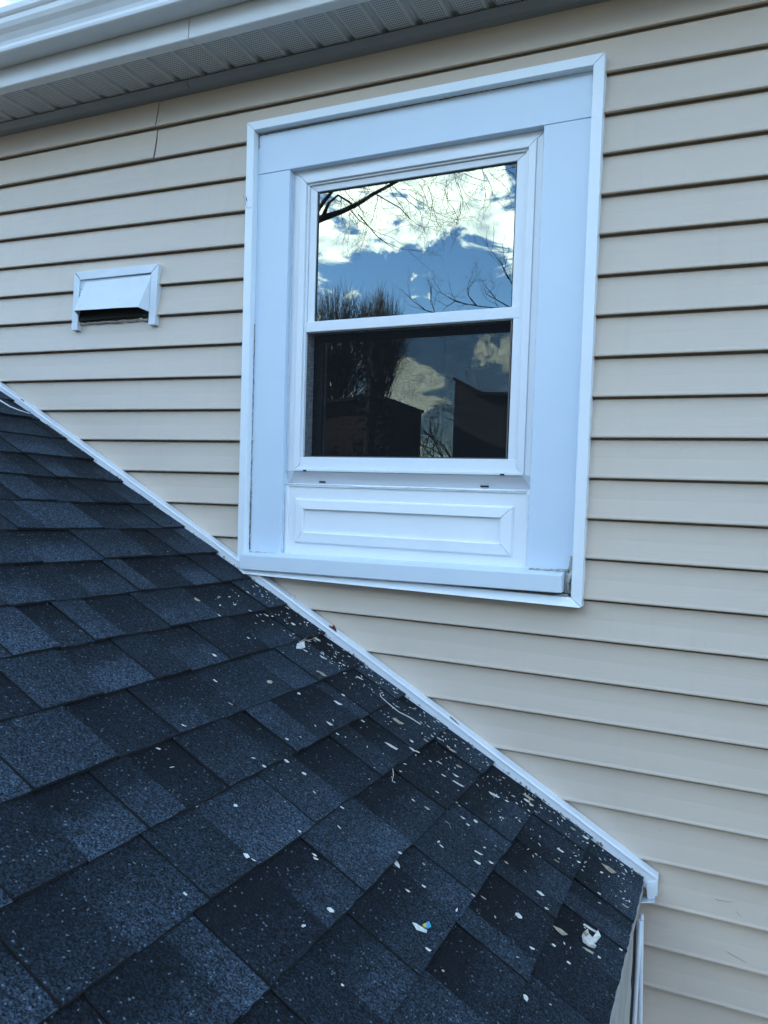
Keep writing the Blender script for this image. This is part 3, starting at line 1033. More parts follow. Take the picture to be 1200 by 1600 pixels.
# x, y, length in pixels, screen angle (clockwise from right), width factor, kind
CHIPS = [(458, 975, 9, 20, 1, 'w'), (480, 1001, 14, -25, .5, 't'), (468, 1010, 13, -60, .5, 'w'), (493, 998, 15, 10, .7, 'w'), (477, 1017, 8, 10, .6, 'w'), (505, 1028, 15, 45, .45, 'w'), (503, 1053, 14, 45, .6, 't'),
         (422, 1066, 9, -55, .6, 't'), (467, 1084, 6, 20, 1.2, 'w'), (536, 1086, 8, 60, .8, 'w'), (528, 1099, 14, 45, .6, 'w'), (515, 1131, 10, 20, .8, 'w'), (527, 1147, 6, 10, .9, 'w'), (565, 1126, 11, 55, .5, 'w'),
         (448, 1155, 7, 10, 1, 'w'), (447, 1189, 9, 50, .7, 'w'), (413, 1198, 8, 40, .7, 'w'), (562, 1060, 13, 30, .35, 'w'), (618, 1082, 10, 10, .5, 't'), (622, 1128, 19, 55, .7, 't'), (643, 1158, 6, 0, 1.2, 'w'),
         (665, 1157, 9, 60, .7, 't'), (612, 1167, 21, 32, .5, 'w'), (647, 1173, 21, 25, .28, 'w'), (685, 1154, 12, 35, .25, 'w'), (708, 1174, 15, 8, .4, 't'), (717, 1198, 11, 12, .6, 't'), (687, 1192, 9, 45, .4, 'w'),
         (693, 1212, 8, 25, .5, 'w'), (712, 1212, 9, 35, .6, 'w'), (715, 1225, 20, 20, .3, 'w'), (683, 1238, 6, 50, .6, 'w'), (713, 1254, 6, 15, .8, 'w'), (667, 1263, 8, 15, .7, 't'), (646, 1251, 7, 85, .5, 'w'),
         (772, 1243, 19, 35, .4, 'w'), (743, 1283, 8, 10, 1.1, 'w'), (731, 1289, 6, 30, 1, 'w'), (723, 1278, 7, 20, .7, 'w'), (747, 1333, 13, 8, .4, 'w'), (746, 1348, 10, 25, .9, 'w'), (767, 1348, 9, 60, .6, 'w'),
         (791, 1348, 6, 60, .7, 't'), (620, 1350, 11, -65, .6, 'w'), (625, 1333, 7, 40, .8, 'w'), (662, 1350, 6, 10, 1, 't'), (662, 1385, 7, 30, .8, 'w'), (637, 1392, 7, 40, .7, 'w'), (739, 1399, 6, 35, .7, 'w'),
         (755, 1403, 9, 60, .5, 't'), (493, 1342, 10, 35, .6, 'w'), (491, 1336, 7, 30, .6, 'w'), (517, 1423, 13, 20, .7, 'w'), (474, 1447, 7, -50, .6, 'w'), (535, 1539, 6, 40, .8, 'w'), (669, 1484, 9, 50, .7, 'w'),
         (468, 1299, 5, 0, 1.2, 'w'), (534, 1262, 7, 5, .8, 'w'), (475, 1209, 7, 0, 1.3, 'w'), (692, 1517, 5, 0, 1, 't'), (825, 1246, 15, 42, .55, 't'), (824, 1252, 12, 40, .5, 'w'), (830, 1258, 8, 20, 1, 'w'),
         (895, 1295, 10, 10, .5, 't'), (915, 1309, 10, 10, .7, 'w'), (951, 1358, 18, 48, .8, 't'), (875, 1329, 11, 15, .6, 'w'), (870, 1346, 8, 60, .5, 't'), (904, 1347, 7, 20, .7, 'w'), (844, 1396, 10, 45, .7, 'w'),
         (811, 1432, 12, 55, .9, 'w'), (854, 1420, 7, 20, .7, 'w'), (936, 1396, 6, 20, .8, 'w'), (977, 1416, 10, 60, .6, 't'), (875, 1455, 18, 30, .7, 't'), (921, 1451, 21, 38, .35, 'w'), (919, 1486, 15, 30, .5, 't'),
         (831, 1482, 9, 15, .6, 'w'), (865, 1477, 5, 20, 1, 'w'), (889, 1505, 7, 35, .7, 'w'), (936, 1496, 5, 0, 1, 'w'), (821, 1558, 8, 5, 1.6, 'w'), (970, 1484, 5, 30, 1, 'w'), (335, 1024, 7, 10, 1, 'w'), (336, 1064, 8, 65, .7, 'w'),
         (360, 1100, 8, 40, .5, 't'), (287, 1134, 10, -10, .3, 'w'), (247, 1170, 7, -40, .5, 'w'), (307, 1260, 6, 0, 1.1, 't'), (368, 1259, 7, 10, 1.2, 'w'), (308, 937, 12, 30, .8, 't'), (388, 997, 5, 10, 1, 'w'), (385, 1337, 9, 20, 1.3, 'w'),
         (289, 1397, 7, 20, 1, 'w'), (396, 1344, 7, 45, .5, 'w'), (655, 1451, 27, 62, .55, 'w')]
GRP = 'flakes of paint scattered on the porch roof'
for j, (px, py, ln, deg, wf, kd) in enumerate(CHIPS):
    loc, nor = hit(px, py)
    if loc is None:
        continue
    nor = Vector((math.sin(R(29)), 0, math.cos(R(29))))
    dist = (loc - Vector((CAM[0], CAM[1], CAM[2] + Z0))).length
    dr = px_angle(loc, nor, deg)
    view = (loc - Vector((CAM[0], CAM[1], CAM[2] + Z0))).normalized()
    dn_ = dr.normalized()
    fore = max(.35, math.sqrt(max(0., 1 - dn_.dot(view) ** 2)))
    size = ln * dist / F_PX / fore * 1.05
    z = nor
    yy_ = z.cross(dn_)
    mt_ = Matrix((dn_, yy_, z)).transposed().to_4x4()
    o_ = bpy.data.objects.new('paint_chip', (CHT if kd == 't' else CH)[j % 9])
    C.objects.link(o_)
    o_.matrix_world = Matrix.Translation(loc + nor * .0003) @ mt_ @ Matrix.Diagonal((size, size * wf * 1.6, size * .55, 1))
    if (px, py) == (655, 1451):
        tag(o_, 'long white torn strip beside a blue and yellow scrap on the shingles', 'paint chip', GRP)
    else:
        shp = 'narrow sliver' if wf <= .45 else ('roundish flake' if wf >= 1 else 'angular flake')
        plc = 'on the shingles close to the white flashing' if loc.y > -.22 else ('on the shingles near the eave end of the roof' if loc.x > .52 else 'out on the open middle of the shingled roof')
        tag(o_, ('tan weathered ' if kd == 't' else ('long white ' if ln >= 12 else 'small white ')) + shp + ' of paint ' + plc, 'paint chip', GRP)


def scrap(name, pxs, mat, label, thick=.0012, lift=.001, cat='scrap', parent=None, rel=None):
    loc, _ = hit(*rel) if rel else hit(*pxs[0])
    nor = Vector((math.sin(R(29)), 0, math.cos(R(29))))
    pts = []
    for q in pxs:
        d = Vector(ray(*q))
        o0 = Vector((CAM[0], CAM[1], CAM[2] + Z0))
        s = (loc + nor * lift - o0).dot(nor) / d.dot(nor)
        pts.append(o0 + d * s)
    n = len(pts)
    mb_ = MB(ground=True)
    up_ = [tuple(p + nor * thick * (1 + .8 * (k_ % 2))) for k_, p in enumerate(pts)]
    mb_.poly(up_ + [tuple(p) for p in pts], [tuple(range(n))] + [tuple(reversed(range(n, 2 * n)))] + [((j + 1) % n, j, j + n, (j + 1) % n + n) for j in range(n)])
    o2 = mb_.build(name, mat, parent)
    if label:
        tag(o2, label, cat)
    return o2


sc = scrap('paper_scrap', [(661, 1447), (666, 1442), (670, 1440), (673, 1449), (669, 1451), (665, 1451)], 'blue_scrap', 'tiny printed scrap in blue and yellow next to a white strip on the shingles', rel=(667, 1447))
scrap('print', [(660, 1445), (665, 1443), (665.5, 1449), (662, 1449)], 'yellow_scrap', None, lift=.003, parent=sc, rel=(667, 1447))
cp = scrap('crumpled_flake', [(909, 1462), (913, 1458), (918, 1461), (922, 1468), (927, 1467), (929, 1461), (935, 1466), (931, 1473), (926, 1475), (929, 1482), (920, 1479), (911, 1472)], 'flake',
           'crumpled white paint flake, the largest one, near the eave end', .004, .002, 'paint chip', rel=(921, 1470))
scrap('curl', [(910, 1459), (914, 1457), (918, 1463), (913, 1467)], 'flake_tan', None, .006, .004, parent=cp, rel=(921, 1470))
scrap('curl', [(924, 1468), (929, 1460), (936, 1467), (930, 1474)], 'flake', None, .007, .004, parent=cp, rel=(921, 1470))


def twig(name, pxs, rad, label, mat='twig', cat='twig', Y=None, lift=.002, group=None):
    pts = []
    for q in pxs:
        if Y is None:
            loc, nor = hit(*q)
            pts.append(tuple(loc + Vector((math.sin(R(29)), 0, math.cos(R(29)))) * lift))
        else:
            p = at(q[0], q[1], Y)
            pts.append((p[0], p[1], p[2] + Z0))
    # a few in-between points so it bends softly
    fine = []
    for a_, b_ in zip(pts, pts[1:]):
        for s in (0, .34, .67):
            fine.append(tuple(a_[i_] + (b_[i_] - a_[i_]) * s for i_ in range(3)))
    fine.append(pts[-1])
    mb_ = MB(ground=True)
    mb_.tube(fine, [rad * (1.1 - .5 * k_ / len(fine)) for k_ in range(len(fine))], 5)
    return tag(mb_.build(name, mat), label, cat, group)


twig('twig', [(657, 1133), (640, 1122), (622, 1113), (605, 1099), (595, 1090), (593, 1085), (598, 1083)], .0013, 'long pale bent twig lying on the shingles near the flashing', 'flake')
twig('twig', [(613, 1202), (614, 1213), (612, 1221), (617, 1224)], .0009, 'short forked pale twig standing across a shingle course edge', 'flake')
twig('twig', [(695, 1284), (701, 1288), (704, 1296)], .0010, 'short brown curved twig at a shingle corner')
twig('twig', [(463, 1012), (475, 1002), (486, 1000), (497, 995)], .0011, 'dry grass stem in the clutter below the window sill', 'flake_tan')
twig('twig', [(464, 1013), (470, 1003), (478, 998)], .0010, 'dry straw crossing the clutter below the window sill', 'flake')
twig('cable', [(-40, 601), (-12, 621), (2, 629), (15, 637), (30, 643), (46, 648)], .0030, 'thin pale cable running over the shingles to the flashing', 'cable', 'cable', lift=.004)
twig('twig', [(457, 944), (460, 937), (461, 931), (459, 927)], .0005, 'thin curled stem rising from the flashing against the siding', Y=-.012, cat='stem', group='curled stems behind the flashing')
twig('twig', [(452, 938), (455, 932), (452, 926)], .0005, 'thin curled stem rising from the flashing against the siding', Y=-.012, cat='stem', group='curled stems behind the flashing')
twig('cobweb', [(1118, 1405), (1125, 1407), (1133, 1408), (1138, 1409), (1147, 1409)], .0006, 'short dark smudge of cobweb on the siding', Y=.004, cat='cobweb')
twig('cobweb', [(1151, 1424), (1154, 1429), (1160, 1433)], .0004, 'tiny bent strand of cobweb on the siding under the smudge', Y=.004, cat='cobweb')
twig('cobweb', [(1136, 1487), (1155, 1498), (1172, 1508), (1188, 1521)], .00045, 'long thin strand of cobweb slanting across the siding', Y=.003, cat='cobweb')
twig('cobweb', [(380, 306), (386, 325), (390, 325), (394, 323)], .0005, 'strand of cobweb hooked on the window trim', Y=-.024, cat='cobweb')


def leaf(pxs, Y, mat, label, cat='leaf'):
    pts = [at(px, py, Y + .004 * math.sin(k_ * 2.1)) for k_, (px, py) in enumerate(pxs)]
    n = len(pts)
    mb_ = MB()
    mb_.poly([tuple(p) for p in pts] + [(p[0] + .001, p[1] - .003, p[2]) for p in pts], [tuple(range(n)), tuple(reversed(range(n, 2 * n)))] + [((j + 1) % n, j, j + n, (j + 1) % n + n) for j in range(n)])
    return tag(mb_.build('dry_leaf', mat), label, cat)


leaf([(512, 981), (515, 977), (519, 979), (521, 976), (524, 979), (526, 985), (525, 990), (519, 988)], -.020, 'leaf', 'dry red brown leaf caught behind the white flashing')
leaf([(701, 1123), (704, 1119), (712, 1126), (719, 1134), (716, 1135), (708, 1130)], -.020, 'twig', 'dark curled leaf sticking up behind the flashing')
leaf([(31, 625), (33, 623), (37, 625), (38, 629), (35, 630)], -.020, 'leaf', 'tiny dark leaf bit on the flashing near the cable')
leaf([(358, 864), (366, 864), (368, 870), (363, 872)], -.004, 'leaf', 'reddish leaf bit wedged between window trim and flashing')
leaf([(384, 304), (386.5, 307), (386, 314), (387, 320), (384, 316), (385, 310)], -.018, 'hole', 'small dark speck of dirt on the window trim edge', 'dirt')

# fine grit and flakes nobody could count
gr = MB(ground=True)
rng = random.Random(77)
nrm = Vector((math.sin(R(29)), 0, math.cos(R(29))))
n = 0
while n < 430:
    q = rng.random()
    if q < .84:
        x = rng.uniform(-.28, .82)
        y = -.035 - abs(rng.gauss(0, .13))
    elif q < .985:
        x = rng.uniform(.1, .82)
        y = rng.uniform(-.8, -.04)
    else:
        x = rng.uniform(-1.1, .82)
        y = rng.uniform(-1.3, -.04)
    if y < -1.9:
        continue
    loc, _ = hit_down(x, y)
    n += 1
    if loc is None:
        continue
    s = rng.choice((.0014, .0018, .0026, .0036, .0050)) * rng.uniform(.7, 1.2)
    an = rng.uniform(0, 6.28)
    a_ = Vector((math.cos(an) * math.cos(R(29)), math.sin(an), -math.cos(an) * math.sin(R(29))))
    b_ = nrm.cross(a_)
    e_ = rng.uniform(.15, .6)
    p = [loc + a_ * s * 1.2, loc + b_ * s * e_, loc - a_ * s, loc - b_ * s * e_]
    gr.poly([tuple(q + nrm * .0004) for q in p] + [tuple(q + nrm * .0014) for q in p], [(4, 5, 6, 7), (0, 1, 5, 4), (1, 2, 6, 5), (2, 3, 7, 6), (3, 0, 4, 7)])
tag(gr.build('paint_grit', 'flake'), 'fine pale grit of paint sprinkled over the shingles', 'grit', kind='stuff')
# crumbs of dirt along the joint of flashing and shingles
gr = MB(ground=True)
for _ in range(150):
    x = rng.uniform(-1.3, .83)
    if rng.random() < .5:
        x = rng.choice((.55, .62, .68, .80, -1.1, -.2)) + rng.gauss(0, .03)
    if x > .835:
        continue
    s = rng.uniform(.0012, .0040)
    c_ = Vector((x, -.031 - rng.random() * .006, Z0 + zroof(x) + .006))
    gr.poly([tuple(c_ + Vector(v_) * s * rng.uniform(.6, 1.3)) for v_ in ((1, 0, 0), (0, 1, 0), (-1, 0, 0), (0, -1, 0), (0, 0, 1.2), (0, 0, -1))],
            [(0, 1, 4), (1, 2, 4), (2, 3, 4), (3, 0, 4), (1, 0, 5), (2, 1, 5), (3, 2, 5), (0, 3, 5)])
tag(gr.build('dirt_crumbs', 'twig'), 'crumbs of dark dirt along the foot of the flashing', 'dirt', kind='stuff')


# ================================================================== what the window mirrors: trees and houses across the yard; last, unseen light blockers
def mirror(px, py, dist):
    """the point dist metres away from the glass that the pane mirrors at that place"""
    d = ray(px, py)
    P_ = CAM + d * (.048 - CAM[1]) / d[1]
    r_ = d * np.array([1, -1, 1])
    r_ = r_ / np.linalg.norm(r_)
    q = P_ + r_ * dist
    return Vector((q[0], q[1], q[2] + Z0))


def grow(mb_, rng_, p, d, r_, L, depth, sides=4, droop=0., spread=.55, kids=(2, 3), shrink=.72, wob=.16):
    """a branch and, from it, smaller ones"""
    n = 4 if depth > 1 else 3
    path, rr = [p.copy()], [r_]
    q, dd = p.copy(), d.copy()
    for j in range(n):
        dd = (dd + Vector((rng_.gauss(0, wob), rng_.gauss(0, wob), rng_.gauss(0, wob) - droop))).normalized()
        q = q + dd * L / n
        path.append(q.copy())
        rr.append(r_ * (1 - .45 * (j + 1) / n))
    mb_.tube(path, rr, sides if r_ > .012 else 3)
    if depth <= 0:
        return
    for k_ in range(rng_.randint(*kids)):
        s = rng_.uniform(.35, 1.0) if k_ else 1.0
        idx = s * n
        a_ = int(min(idx, n - 1))
        b0 = path[a_].lerp(path[a_ + 1], idx - a_)
        ax = Vector((rng_.gauss(0, 1), rng_.gauss(0, 1), rng_.gauss(0, 1))).normalized()
        nd_ = (Matrix.Rotation(rng_.uniform(.5, 1.2) * spread * (1.0 if k_ else .5), 3, ax) @ dd).normalized()
        grow(mb_, rng_, b0, nd_, max(r_ * rng_.uniform(.45, .65), .0013), L * shrink * rng_.uniform(.75, 1.15), depth - 1, sides, droop, spread, kids, shrink, wob)


def bare_tree(base, top, r0, label, seed, depth=5, kids=(2, 4), spread=.6, L=None, group=None, droop=0., limbs=None, trunk_frac=.4, shrink=.74):
    rng_ = random.Random(seed)
    root = tag(empty('bare_tree', loc=tuple(base)), label, 'tree', group)
    H_ = top - base.z
    tk = MB(ground=True)
    fork = base + Vector((rng_.uniform(-.1, .1), rng_.uniform(-.1, .1), H_ * trunk_frac))
    path = [base, base.lerp(fork, .5) + Vector((rng_.uniform(-.1, .1), 0, 0)), fork]
    tk.tube([tuple(p) for p in path], [r0 * 1.25, r0, r0 * .8], 9)
    t_ = tk.build('trunk', 'bark', None, origin=tuple(base))
    t_.parent = root
    t_.location = (0, 0, 0)
    cw = MB(ground=True)
    for k_ in range(limbs or 6):
        an = 2 * math.pi * k_ / (limbs or 6) + rng_.uniform(-.3, .3)
        tilt = rng_.uniform(.15, .75)
        d_ = Vector((math.cos(an) * math.sin(tilt), math.sin(an) * math.sin(tilt), math.cos(tilt)))
        grow(cw, rng_, fork - Vector((0, 0, rng_.uniform(0, .2) * H_ * trunk_frac)), d_, r0 * .55, (L or H_ * .30), depth, 5, droop, spread, kids, shrink)
    c_ = cw.build('crown', 'bark', None, origin=tuple(base))
    c_.parent = root
    c_.location = (0, 0, 0)
    return root


# two rounded bare crowns across the yard, brushes of fine upright twigs
def brush_tree(tp, wid_, hgt, label, seed):
    rng_ = random.Random(seed)
    base_ = Vector((tp.x, tp.y, 0))
    root = tag(empty('bare_tree', loc=tuple(base_)), label, 'tree')
    zf = tp.z - hgt
    tk_ = MB(ground=True)
    tk_.tube([tuple(base_), (tp.x + .05, tp.y, zf * .5), (tp.x, tp.y, zf + hgt * .25)], [.17, .13, .10], 8)
    t2 = tk_.build('trunk', 'bark', None, origin=tuple(base_))
    cw_ = MB(ground=True)
    for k_ in range(400):
        an = rng_.uniform(0, 2 * math.pi)
        q = math.sqrt(rng_.random())
        ex = Vector((math.cos(an) * q * wid_, math.sin(an) * q * wid_, 0))
        zt_ = tp.z - hgt * (1 - math.sqrt(max(0, 1 - (q * .98) ** 2))) * .75 - abs(rng_.gauss(0, .10)) * hgt
        end = Vector((tp.x, tp.y, zt_)) + ex
        st_ = Vector((tp.x, tp.y, zf + hgt * rng_.uniform(-.1, .35))) + ex * rng_.uniform(.05, .55)
        mid = st_.lerp(end, .5) + ex * .12 + Vector((rng_.gauss(0, .06), rng_.gauss(0, .06), 0))
        cw_.tube([tuple(st_), tuple(mid), tuple(mid.lerp(end, .6) + Vector((rng_.gauss(0, .05), rng_.gauss(0, .05), 0))), tuple(end)], [.012, .008, .0055, .0025], 3)
        for _ in range(2):
            b0_ = mid.lerp(end, rng_.uniform(.1, .8))
            e2 = b0_ + (end - mid).normalized() * hgt * rng_.uniform(.1, .25) + Vector((rng_.gauss(0, .14), rng_.gauss(0, .14), 0))
            cw_.tube([tuple(b0_), tuple(e2)], [.005, .002], 3)
    c2 = cw_.build('crown', 'bark', None, origin=tuple(base_))
    for o2 in (t2, c2):
        o2.parent = root
        o2.location = (0, 0, 0)


brush_tree(mirror(530, 443, 21), 1.25, 3.4, 'rounded bare tree with dense upright twigs, larger of the pair mirrored in the upper pane', 5)
brush_tree(mirror(596, 447, 23), .95, 3.2, 'rounded bare tree with dense upright twigs, smaller of the pair mirrored in the upper pane', 6)
# big tree close by: its heavy limb hangs into the top of the picture
p0 = mirror(470, 345, 6.0)
big_root = tag(empty('bare_tree', loc=(p0.x - .9, p0.y, 0)), 'big bare tree with a heavy arching limb mirrored at the top of the upper pane', 'tree')
base = Vector((p0.x - .9, p0.y, 0))
tk = MB(ground=True)
tk.tube([tuple(base), tuple(base + Vector((.05, .05, 3.0))), (p0.x - .8, p0.y, p0.z - .6), (p0.x - .7, p0.y, p0.z + 1.6), (p0.x - .5, p0.y + .1, p0.z + 4)], [.30, .24, .20, .17, .10], 10)
t_ = tk.build('trunk', 'bark', None, origin=tuple(base))
t_.parent = big_root
t_.location = (0, 0, 0)
rng = random.Random(12)
lm_ = MB(ground=True)
limb = [mirror(*q) for q in ((440, 372, 6.0), (500, 342, 6.0), (535, 330, 6.05), (560, 318, 6.1), (585, 302, 6.2), (612, 288, 6.3), (640, 272, 6.4), (690, 240, 6.6), (740, 205, 6.8))]
lm_.tube([tuple(base.lerp(p0, 0) + Vector((.1, 0, p0.z - .9)))] + [tuple(p) for p in limb], [.10, .06, .036, .026, .022, .019, .016, .014, .011, .008], 7)
loop = [mirror(*q) for q in ((505, 338, 6.0), (513, 318, 6.05), (528, 305, 6.1), (545, 315, 6.1), (552, 322, 6.1))]
lm_.tube([tuple(p) for p in loop], [.022, .016, .012, .010, .008], 6)
lm_.tube([tuple(mirror(*q)) for q in ((495, 330, 6.0), (508, 312, 6.0), (520, 298, 6.0), (560, 280, 6.0))], [.025, .022, .018, .014], 6)
# hanging twigs
for k_ in range(46):
    px = rng.uniform(520, 805)
    t0 = (px - 520) / 285
    py = 318 - 60 * t0 + rng.uniform(-30, 12)
    st_ = mirror(px, py, 6.0 + .8 * t0)
    d_ = Vector((rng.uniform(-.1, .9), rng.uniform(-.5, .5), rng.uniform(-1.0, -.1))).normalized()
    grow(lm_, rng, st_, d_, rng.uniform(.003, .005), rng.uniform(.20, .40), 3, 3, .02, .8, (2, 3), .72, .2)
for q0, q1, q2 in (((545, 325), (562, 345), (575, 352)), ((560, 335), (590, 370), (620, 392)), ((590, 305), (625, 325), (640, 340)), ((800, 262), (815, 258), (830, 250))):
    pts = [mirror(a_, b_, 6.1) for a_, b_ in (q0, q1, q2)]
    lm_.tube([tuple(p) for p in pts], [.007, .005, .002], 4)
    grow(lm_, rng, pts[1], (pts[2] - pts[1]).normalized(), .004, .35, 3, 3, .02, .8, (2, 3), .7, .2)
c_ = lm_.build('limbs', 'bark', None, origin=tuple(base))
c_.parent = big_root
c_.location = (0, 0, 0)
# thin young tree on the other side
p1 = mirror(812, 470, 9)
b1 = Vector((p1.x + .35, p1.y, 0))
yt = tag(empty('bare_tree', loc=tuple(b1)), 'slender bare sapling mirrored at the edge of the upper pane', 'tree')
tk = MB(ground=True)
tk.tube([tuple(b1), (b1.x, b1.y, p1.z - 1.2), (p1.x + .2, p1.y, p1.z - .3), (p1.x + .1, p1.y, p1.z + 1.2)], [.09, .06, .04, .015], 7)
t_ = tk.build('trunk', 'bark', None, origin=tuple(b1))
t_.parent = yt
t_.location = (0, 0, 0)
cw = MB(ground=True)
for chain in (((815, 492), (780, 482), (745, 478), (715, 472), (690, 458)), ((815, 470), (798, 440), (785, 415), (768, 392)), ((800, 482), (775, 468), (760, 460)), ((745, 478), (732, 462), (730, 452)),
              ((730, 476), (712, 470), (700, 478)), ((795, 436), (788, 425), (790, 412)), ((690, 492), (665, 485), (645, 470)), ((680, 490), (676, 478), (673, 473))):
    pts = [mirror(a_, b_, 8.9) for a_, b_ in chain]
    n = len(pts)
    cw.tube([tuple(p) for p in pts], [.009 * (1 - .75 * j / n) for j in range(n)], 4)
    for j in range(1, n):
        for _ in range(2):
            grow(cw, rng, pts[j], (pts[j] - pts[j - 1] + Vector((rng.gauss(0, .1), rng.gauss(0, .1), rng.uniform(0, .2)))).normalized(), .004, .22, 2, 3, 0, .7, (1, 3), .7, .2)
cw.tube([tuple(mirror(815, 492, 8.9)), (b1.x, b1.y, mirror(815, 492, 8.9).z - .4)], [.012, .03], 5)
c_ = cw.build('crown', 'bark', None, origin=tuple(b1))
c_.parent = yt
c_.location = (0, 0, 0)
# distant trees low over the roofs, between the houses
for px, py, dist, seed, lb in ((690, 640, 34, 31, 'far bare tree mirrored in the gap between the two dark houses'), (770, 560, 30, 32, 'far bare tree mirrored above the flat dark roof')):
    tp = mirror(px, py, dist)
    bare_tree(Vector((tp.x, tp.y, 0)), tp.z, .14, lb, seed, depth=4, kids=(2, 4), spread=.7, L=tp.z * .24, limbs=7)
# leafy evergreen at the left of the lower pane
tp = mirror(580, 505, 13)
eb = Vector((tp.x, tp.y, 0))
ev = tag(empty('evergreen_tree', loc=tuple(eb)), 'dense dark evergreen tree mirrored in the lower pane', 'tree')
tk = MB(ground=True)
tk.tube([tuple(eb), (eb.x, eb.y, tp.z * .6), (eb.x, eb.y, tp.z * .97)], [.18, .12, .03], 8)
t_ = tk.build('trunk', 'bark', None, origin=tuple(eb))
t_.parent = ev
t_.location = (0, 0, 0)
cw = MB(ground=True)
rng = random.Random(9)
wid = abs((mirror(515, 580, 13) - mirror(640, 580, 13)).length) * .5
clumps = [(rng.gauss(0, .45), rng.gauss(0, .45), rng.uniform(.15, 1.0)) for _ in range(40)]
for cx_, cy_, ch in clumps:
    rad = wid * (1.15 - .75 * max(0, (ch - .45) / .55))
    cc = Vector((eb.x + cx_ * rad * 1.2, eb.y + cy_ * rad * 1.2, tp.z * ch))
    for _ in range(75):
        v_ = Vector((rng.gauss(0, 1), rng.gauss(0, 1), rng.gauss(0, .8)))
        q = cc + v_ * wid * .16
        s = rng.uniform(.03, .07)
        n1 = Vector((rng.gauss(0, 1), rng.gauss(0, 1), rng.gauss(0, 1))).normalized()
        n2 = n1.orthogonal().normalized()
        cw.poly([tuple(q + n1 * s * 1.6), tuple(q + n2 * s * .6), tuple(q - n1 * s), tuple(q - n2 * s * .6)], [(0, 1, 2, 3)])
c_ = cw.build('crown', 'needles', None, origin=tuple(eb))
c_.parent = ev
c_.location = (0, 0, 0)


def far_house(skyline, dist, depth_, wall, label, wins):
    """house across the yard: its skyline (place in the pane) gives the outline of the front, then it runs back depth_ metres"""
    y0 = mirror(skyline[1][0], skyline[1][1], dist).y
    pts = []
    for q in skyline:
        d = ray(*q)
        P_ = CAM + d * (.099 - CAM[1]) / d[1]
        r_ = d * np.array([1, -1, 1])
        s_ = (y0 - P_[1]) / r_[1]
        p = P_ + r_ * s_
        pts.append((p[0], p[2] + Z0))
    pts.sort()
    x0, x1 = pts[0][0], pts[-1][0]
    org = ((x0 + x1) / 2, y0 - depth_ / 2, 0)
    root = tag(empty('neighbour_house', loc=org), label, 'house')
    mb_ = MB(ground=True)
    loop = [(x0, 0)] + pts + [(x1, 0)]
    mb_.sweep([[(x, y, z) for x, z in loop] for y in (y0, y0 - depth_)], closed=True)
    wl = mb_.build('wall', wall, None, origin=org)
    wl.parent = root
    wl.location = (0, 0, 0)
    rf_ = MB(ground=True)
    for (xa, za), (xb, zb_) in zip(pts, pts[1:]):
        rf_.hexa([(xa, y0 - depth_ - .2, za + .01), (xb, y0 - depth_ - .2, zb_ + .01), (xb, y0 + .2, zb_ + .01), (xa, y0 + .2, za + .01),
                  (xa, y0 - depth_ - .2, za + .09), (xb, y0 - depth_ - .2, zb_ + .09), (xb, y0 + .2, zb_ + .09), (xa, y0 + .2, za + .09)])
    rr_ = rf_.build('roof', 'far_roof', None, origin=org)
    rr_.parent = root
    rr_.location = (0, 0, 0)
    for fx, cz_ in wins:
        cx_ = x0 + (x1 - x0) * fx
        f_ = MB(ground=True)
        f_.box(cx_ - .5, cx_ + .5, y0 - .02, y0 + .05, cz_, cz_ + 1.4)
        wo = f_.build('window', 'far_trim', None, origin=org)
        wo.parent = root
        wo.location = (0, 0, 0)
        f_ = MB(ground=True)
        f_.box(cx_ - .42, cx_ + .42, y0 + .03, y0 + .058, cz_ + .08, cz_ + 1.32)
        po = f_.build('pane', 'far_glass', None, origin=org)
        po.parent = wo
        po.location = (0, 0, 0)
    return root


far_house([(598, 624), (580, 621), (552, 628), (500, 634), (430, 650)], 17, 2.6, 'brick', 'dark brick house with a low roof mirrored at the left of the lower pane', ((.3, 1.0), (.75, 1.0)))
far_house([(711, 596), (714, 597), (745, 619), (800, 620), (880, 622)], 19, 9, 'dark_siding', 'dark grey house with a stepped roof mirrored at the right of the lower pane', ((.3, 1.0), (.75, 1.0)))



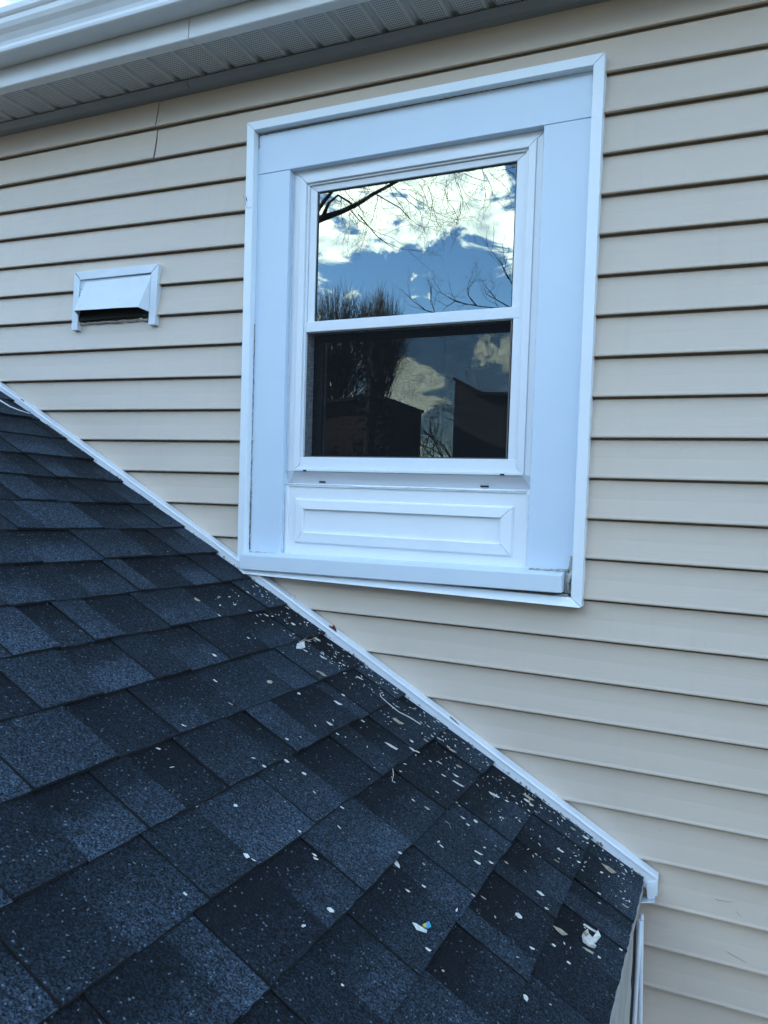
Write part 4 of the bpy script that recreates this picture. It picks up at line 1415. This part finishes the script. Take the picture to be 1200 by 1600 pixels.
def blocker_house(x0, x1, y0, y1, ze_, zr_, axis, wall, label):
    """unseen house added to block low sky light: walls, gable roof and windows on the side towards this yard"""
    org = ((x0 + x1) / 2, (y0 + y1) / 2, 0)
    root = tag(empty('neighbour_house', loc=org), label, 'house')
    mb_ = MB(ground=True)
    if axis == 'x':
        ym = (y0 + y1) / 2
        prof = [(y0, 0), (y1, 0), (y1, ze_), (ym, zr_), (y0, ze_)]
        mb_.sweep([[(x, y, z) for y, z in prof] for x in (x0, x1)], closed=True)
        sl2 = [((y0 - .4, ze_ - .25), (ym, zr_ + .02)), ((ym, zr_ + .02), (y1 + .4, ze_ - .25))]
        P4 = lambda q, x, dz: (x, q[0], q[1] + dz)
        ends = (x0 - .4, x1 + .4)
    else:
        xm = (x0 + x1) / 2
        prof = [(x0, 0), (x1, 0), (x1, ze_), (xm, zr_), (x0, ze_)]
        mb_.sweep([[(x, y, z) for x, z in prof] for y in (y0, y1)], closed=True)
        sl2 = [((x0 - .4, ze_ - .25), (xm, zr_ + .02)), ((xm, zr_ + .02), (x1 + .4, ze_ - .25))]
        P4 = lambda q, y, dz: (q[0], y, q[1] + dz)
        ends = (y0 - .4, y1 + .4)
    parts = [mb_.build('wall', wall, None, origin=org)]
    rf_ = MB(ground=True)
    for a_, b_ in sl2:
        rf_.hexa([P4(a_, ends[0], .03), P4(b_, ends[0], .03), P4(b_, ends[1], .03), P4(a_, ends[1], .03), P4(a_, ends[0], .15), P4(b_, ends[0], .15), P4(b_, ends[1], .15), P4(a_, ends[1], .15)])
    parts.append(rf_.build('roof', 'far_roof', None, origin=org))
    for fx in (.2, .5, .8):
        for cz_ in (1.0, 3.8):
            cx_ = x0 + (x1 - x0) * fx
            f_ = MB(ground=True)
            f_.box(cx_ - .5, cx_ + .5, y1 - .02, y1 + .05, cz_, cz_ + 1.4)
            parts.append(f_.build('window', 'far_trim', None, origin=org))
            f_ = MB(ground=True)
            f_.box(cx_ - .42, cx_ + .42, y1 + .03, y1 + .058, cz_ + .08, cz_ + 1.32)
            po = f_.build('pane', 'far_glass', None, origin=org)
            po.parent = parts[-1]
            po.location = (0, 0, 0)
    for o_ in parts:
        o_.parent = root
        o_.location = (0, 0, 0)


blocker_house(-.5, 10.5, -21, -11.5, 5.6, 8.8, 'x', 'dark_siding', 'unseen grey sided house added straight across the yard to block low sky light')  # unseen houses, added to hold back light from the low sky
blocker_house(12.5, 21, -19, -8, 5.6, 8.6, 'y', 'brick', 'unseen brick house added beyond the grey one to block low sky light')
blocker_house(-21, -12.2, -17, -8, 5.6, 8.8, 'y', 'brick', 'unseen brick house added on the porch side to block low sky light')
for x_, y_, h_, sd_, lb in ((7.5, -7.0, 7.5, 51, 'unseen tall bare tree added in front of the grey sided house to block low sky light'), (12.5, -5.0, 7, 52, 'unseen bare tree added beside the brick house beyond the grey one to block low sky light')):
    bare_tree(Vector((x_, y_, 0)), h_, .16, lb, sd_, depth=4, kids=(2, 4), spread=.7, L=h_ * .24, limbs=8)  # unseen trees, added to thin the light from the low sky

S.render.engine = 'CYCLES'
S.cycles.max_bounces = 10
S.cycles.transparent_max_bounces = 12
print('shingles', count)
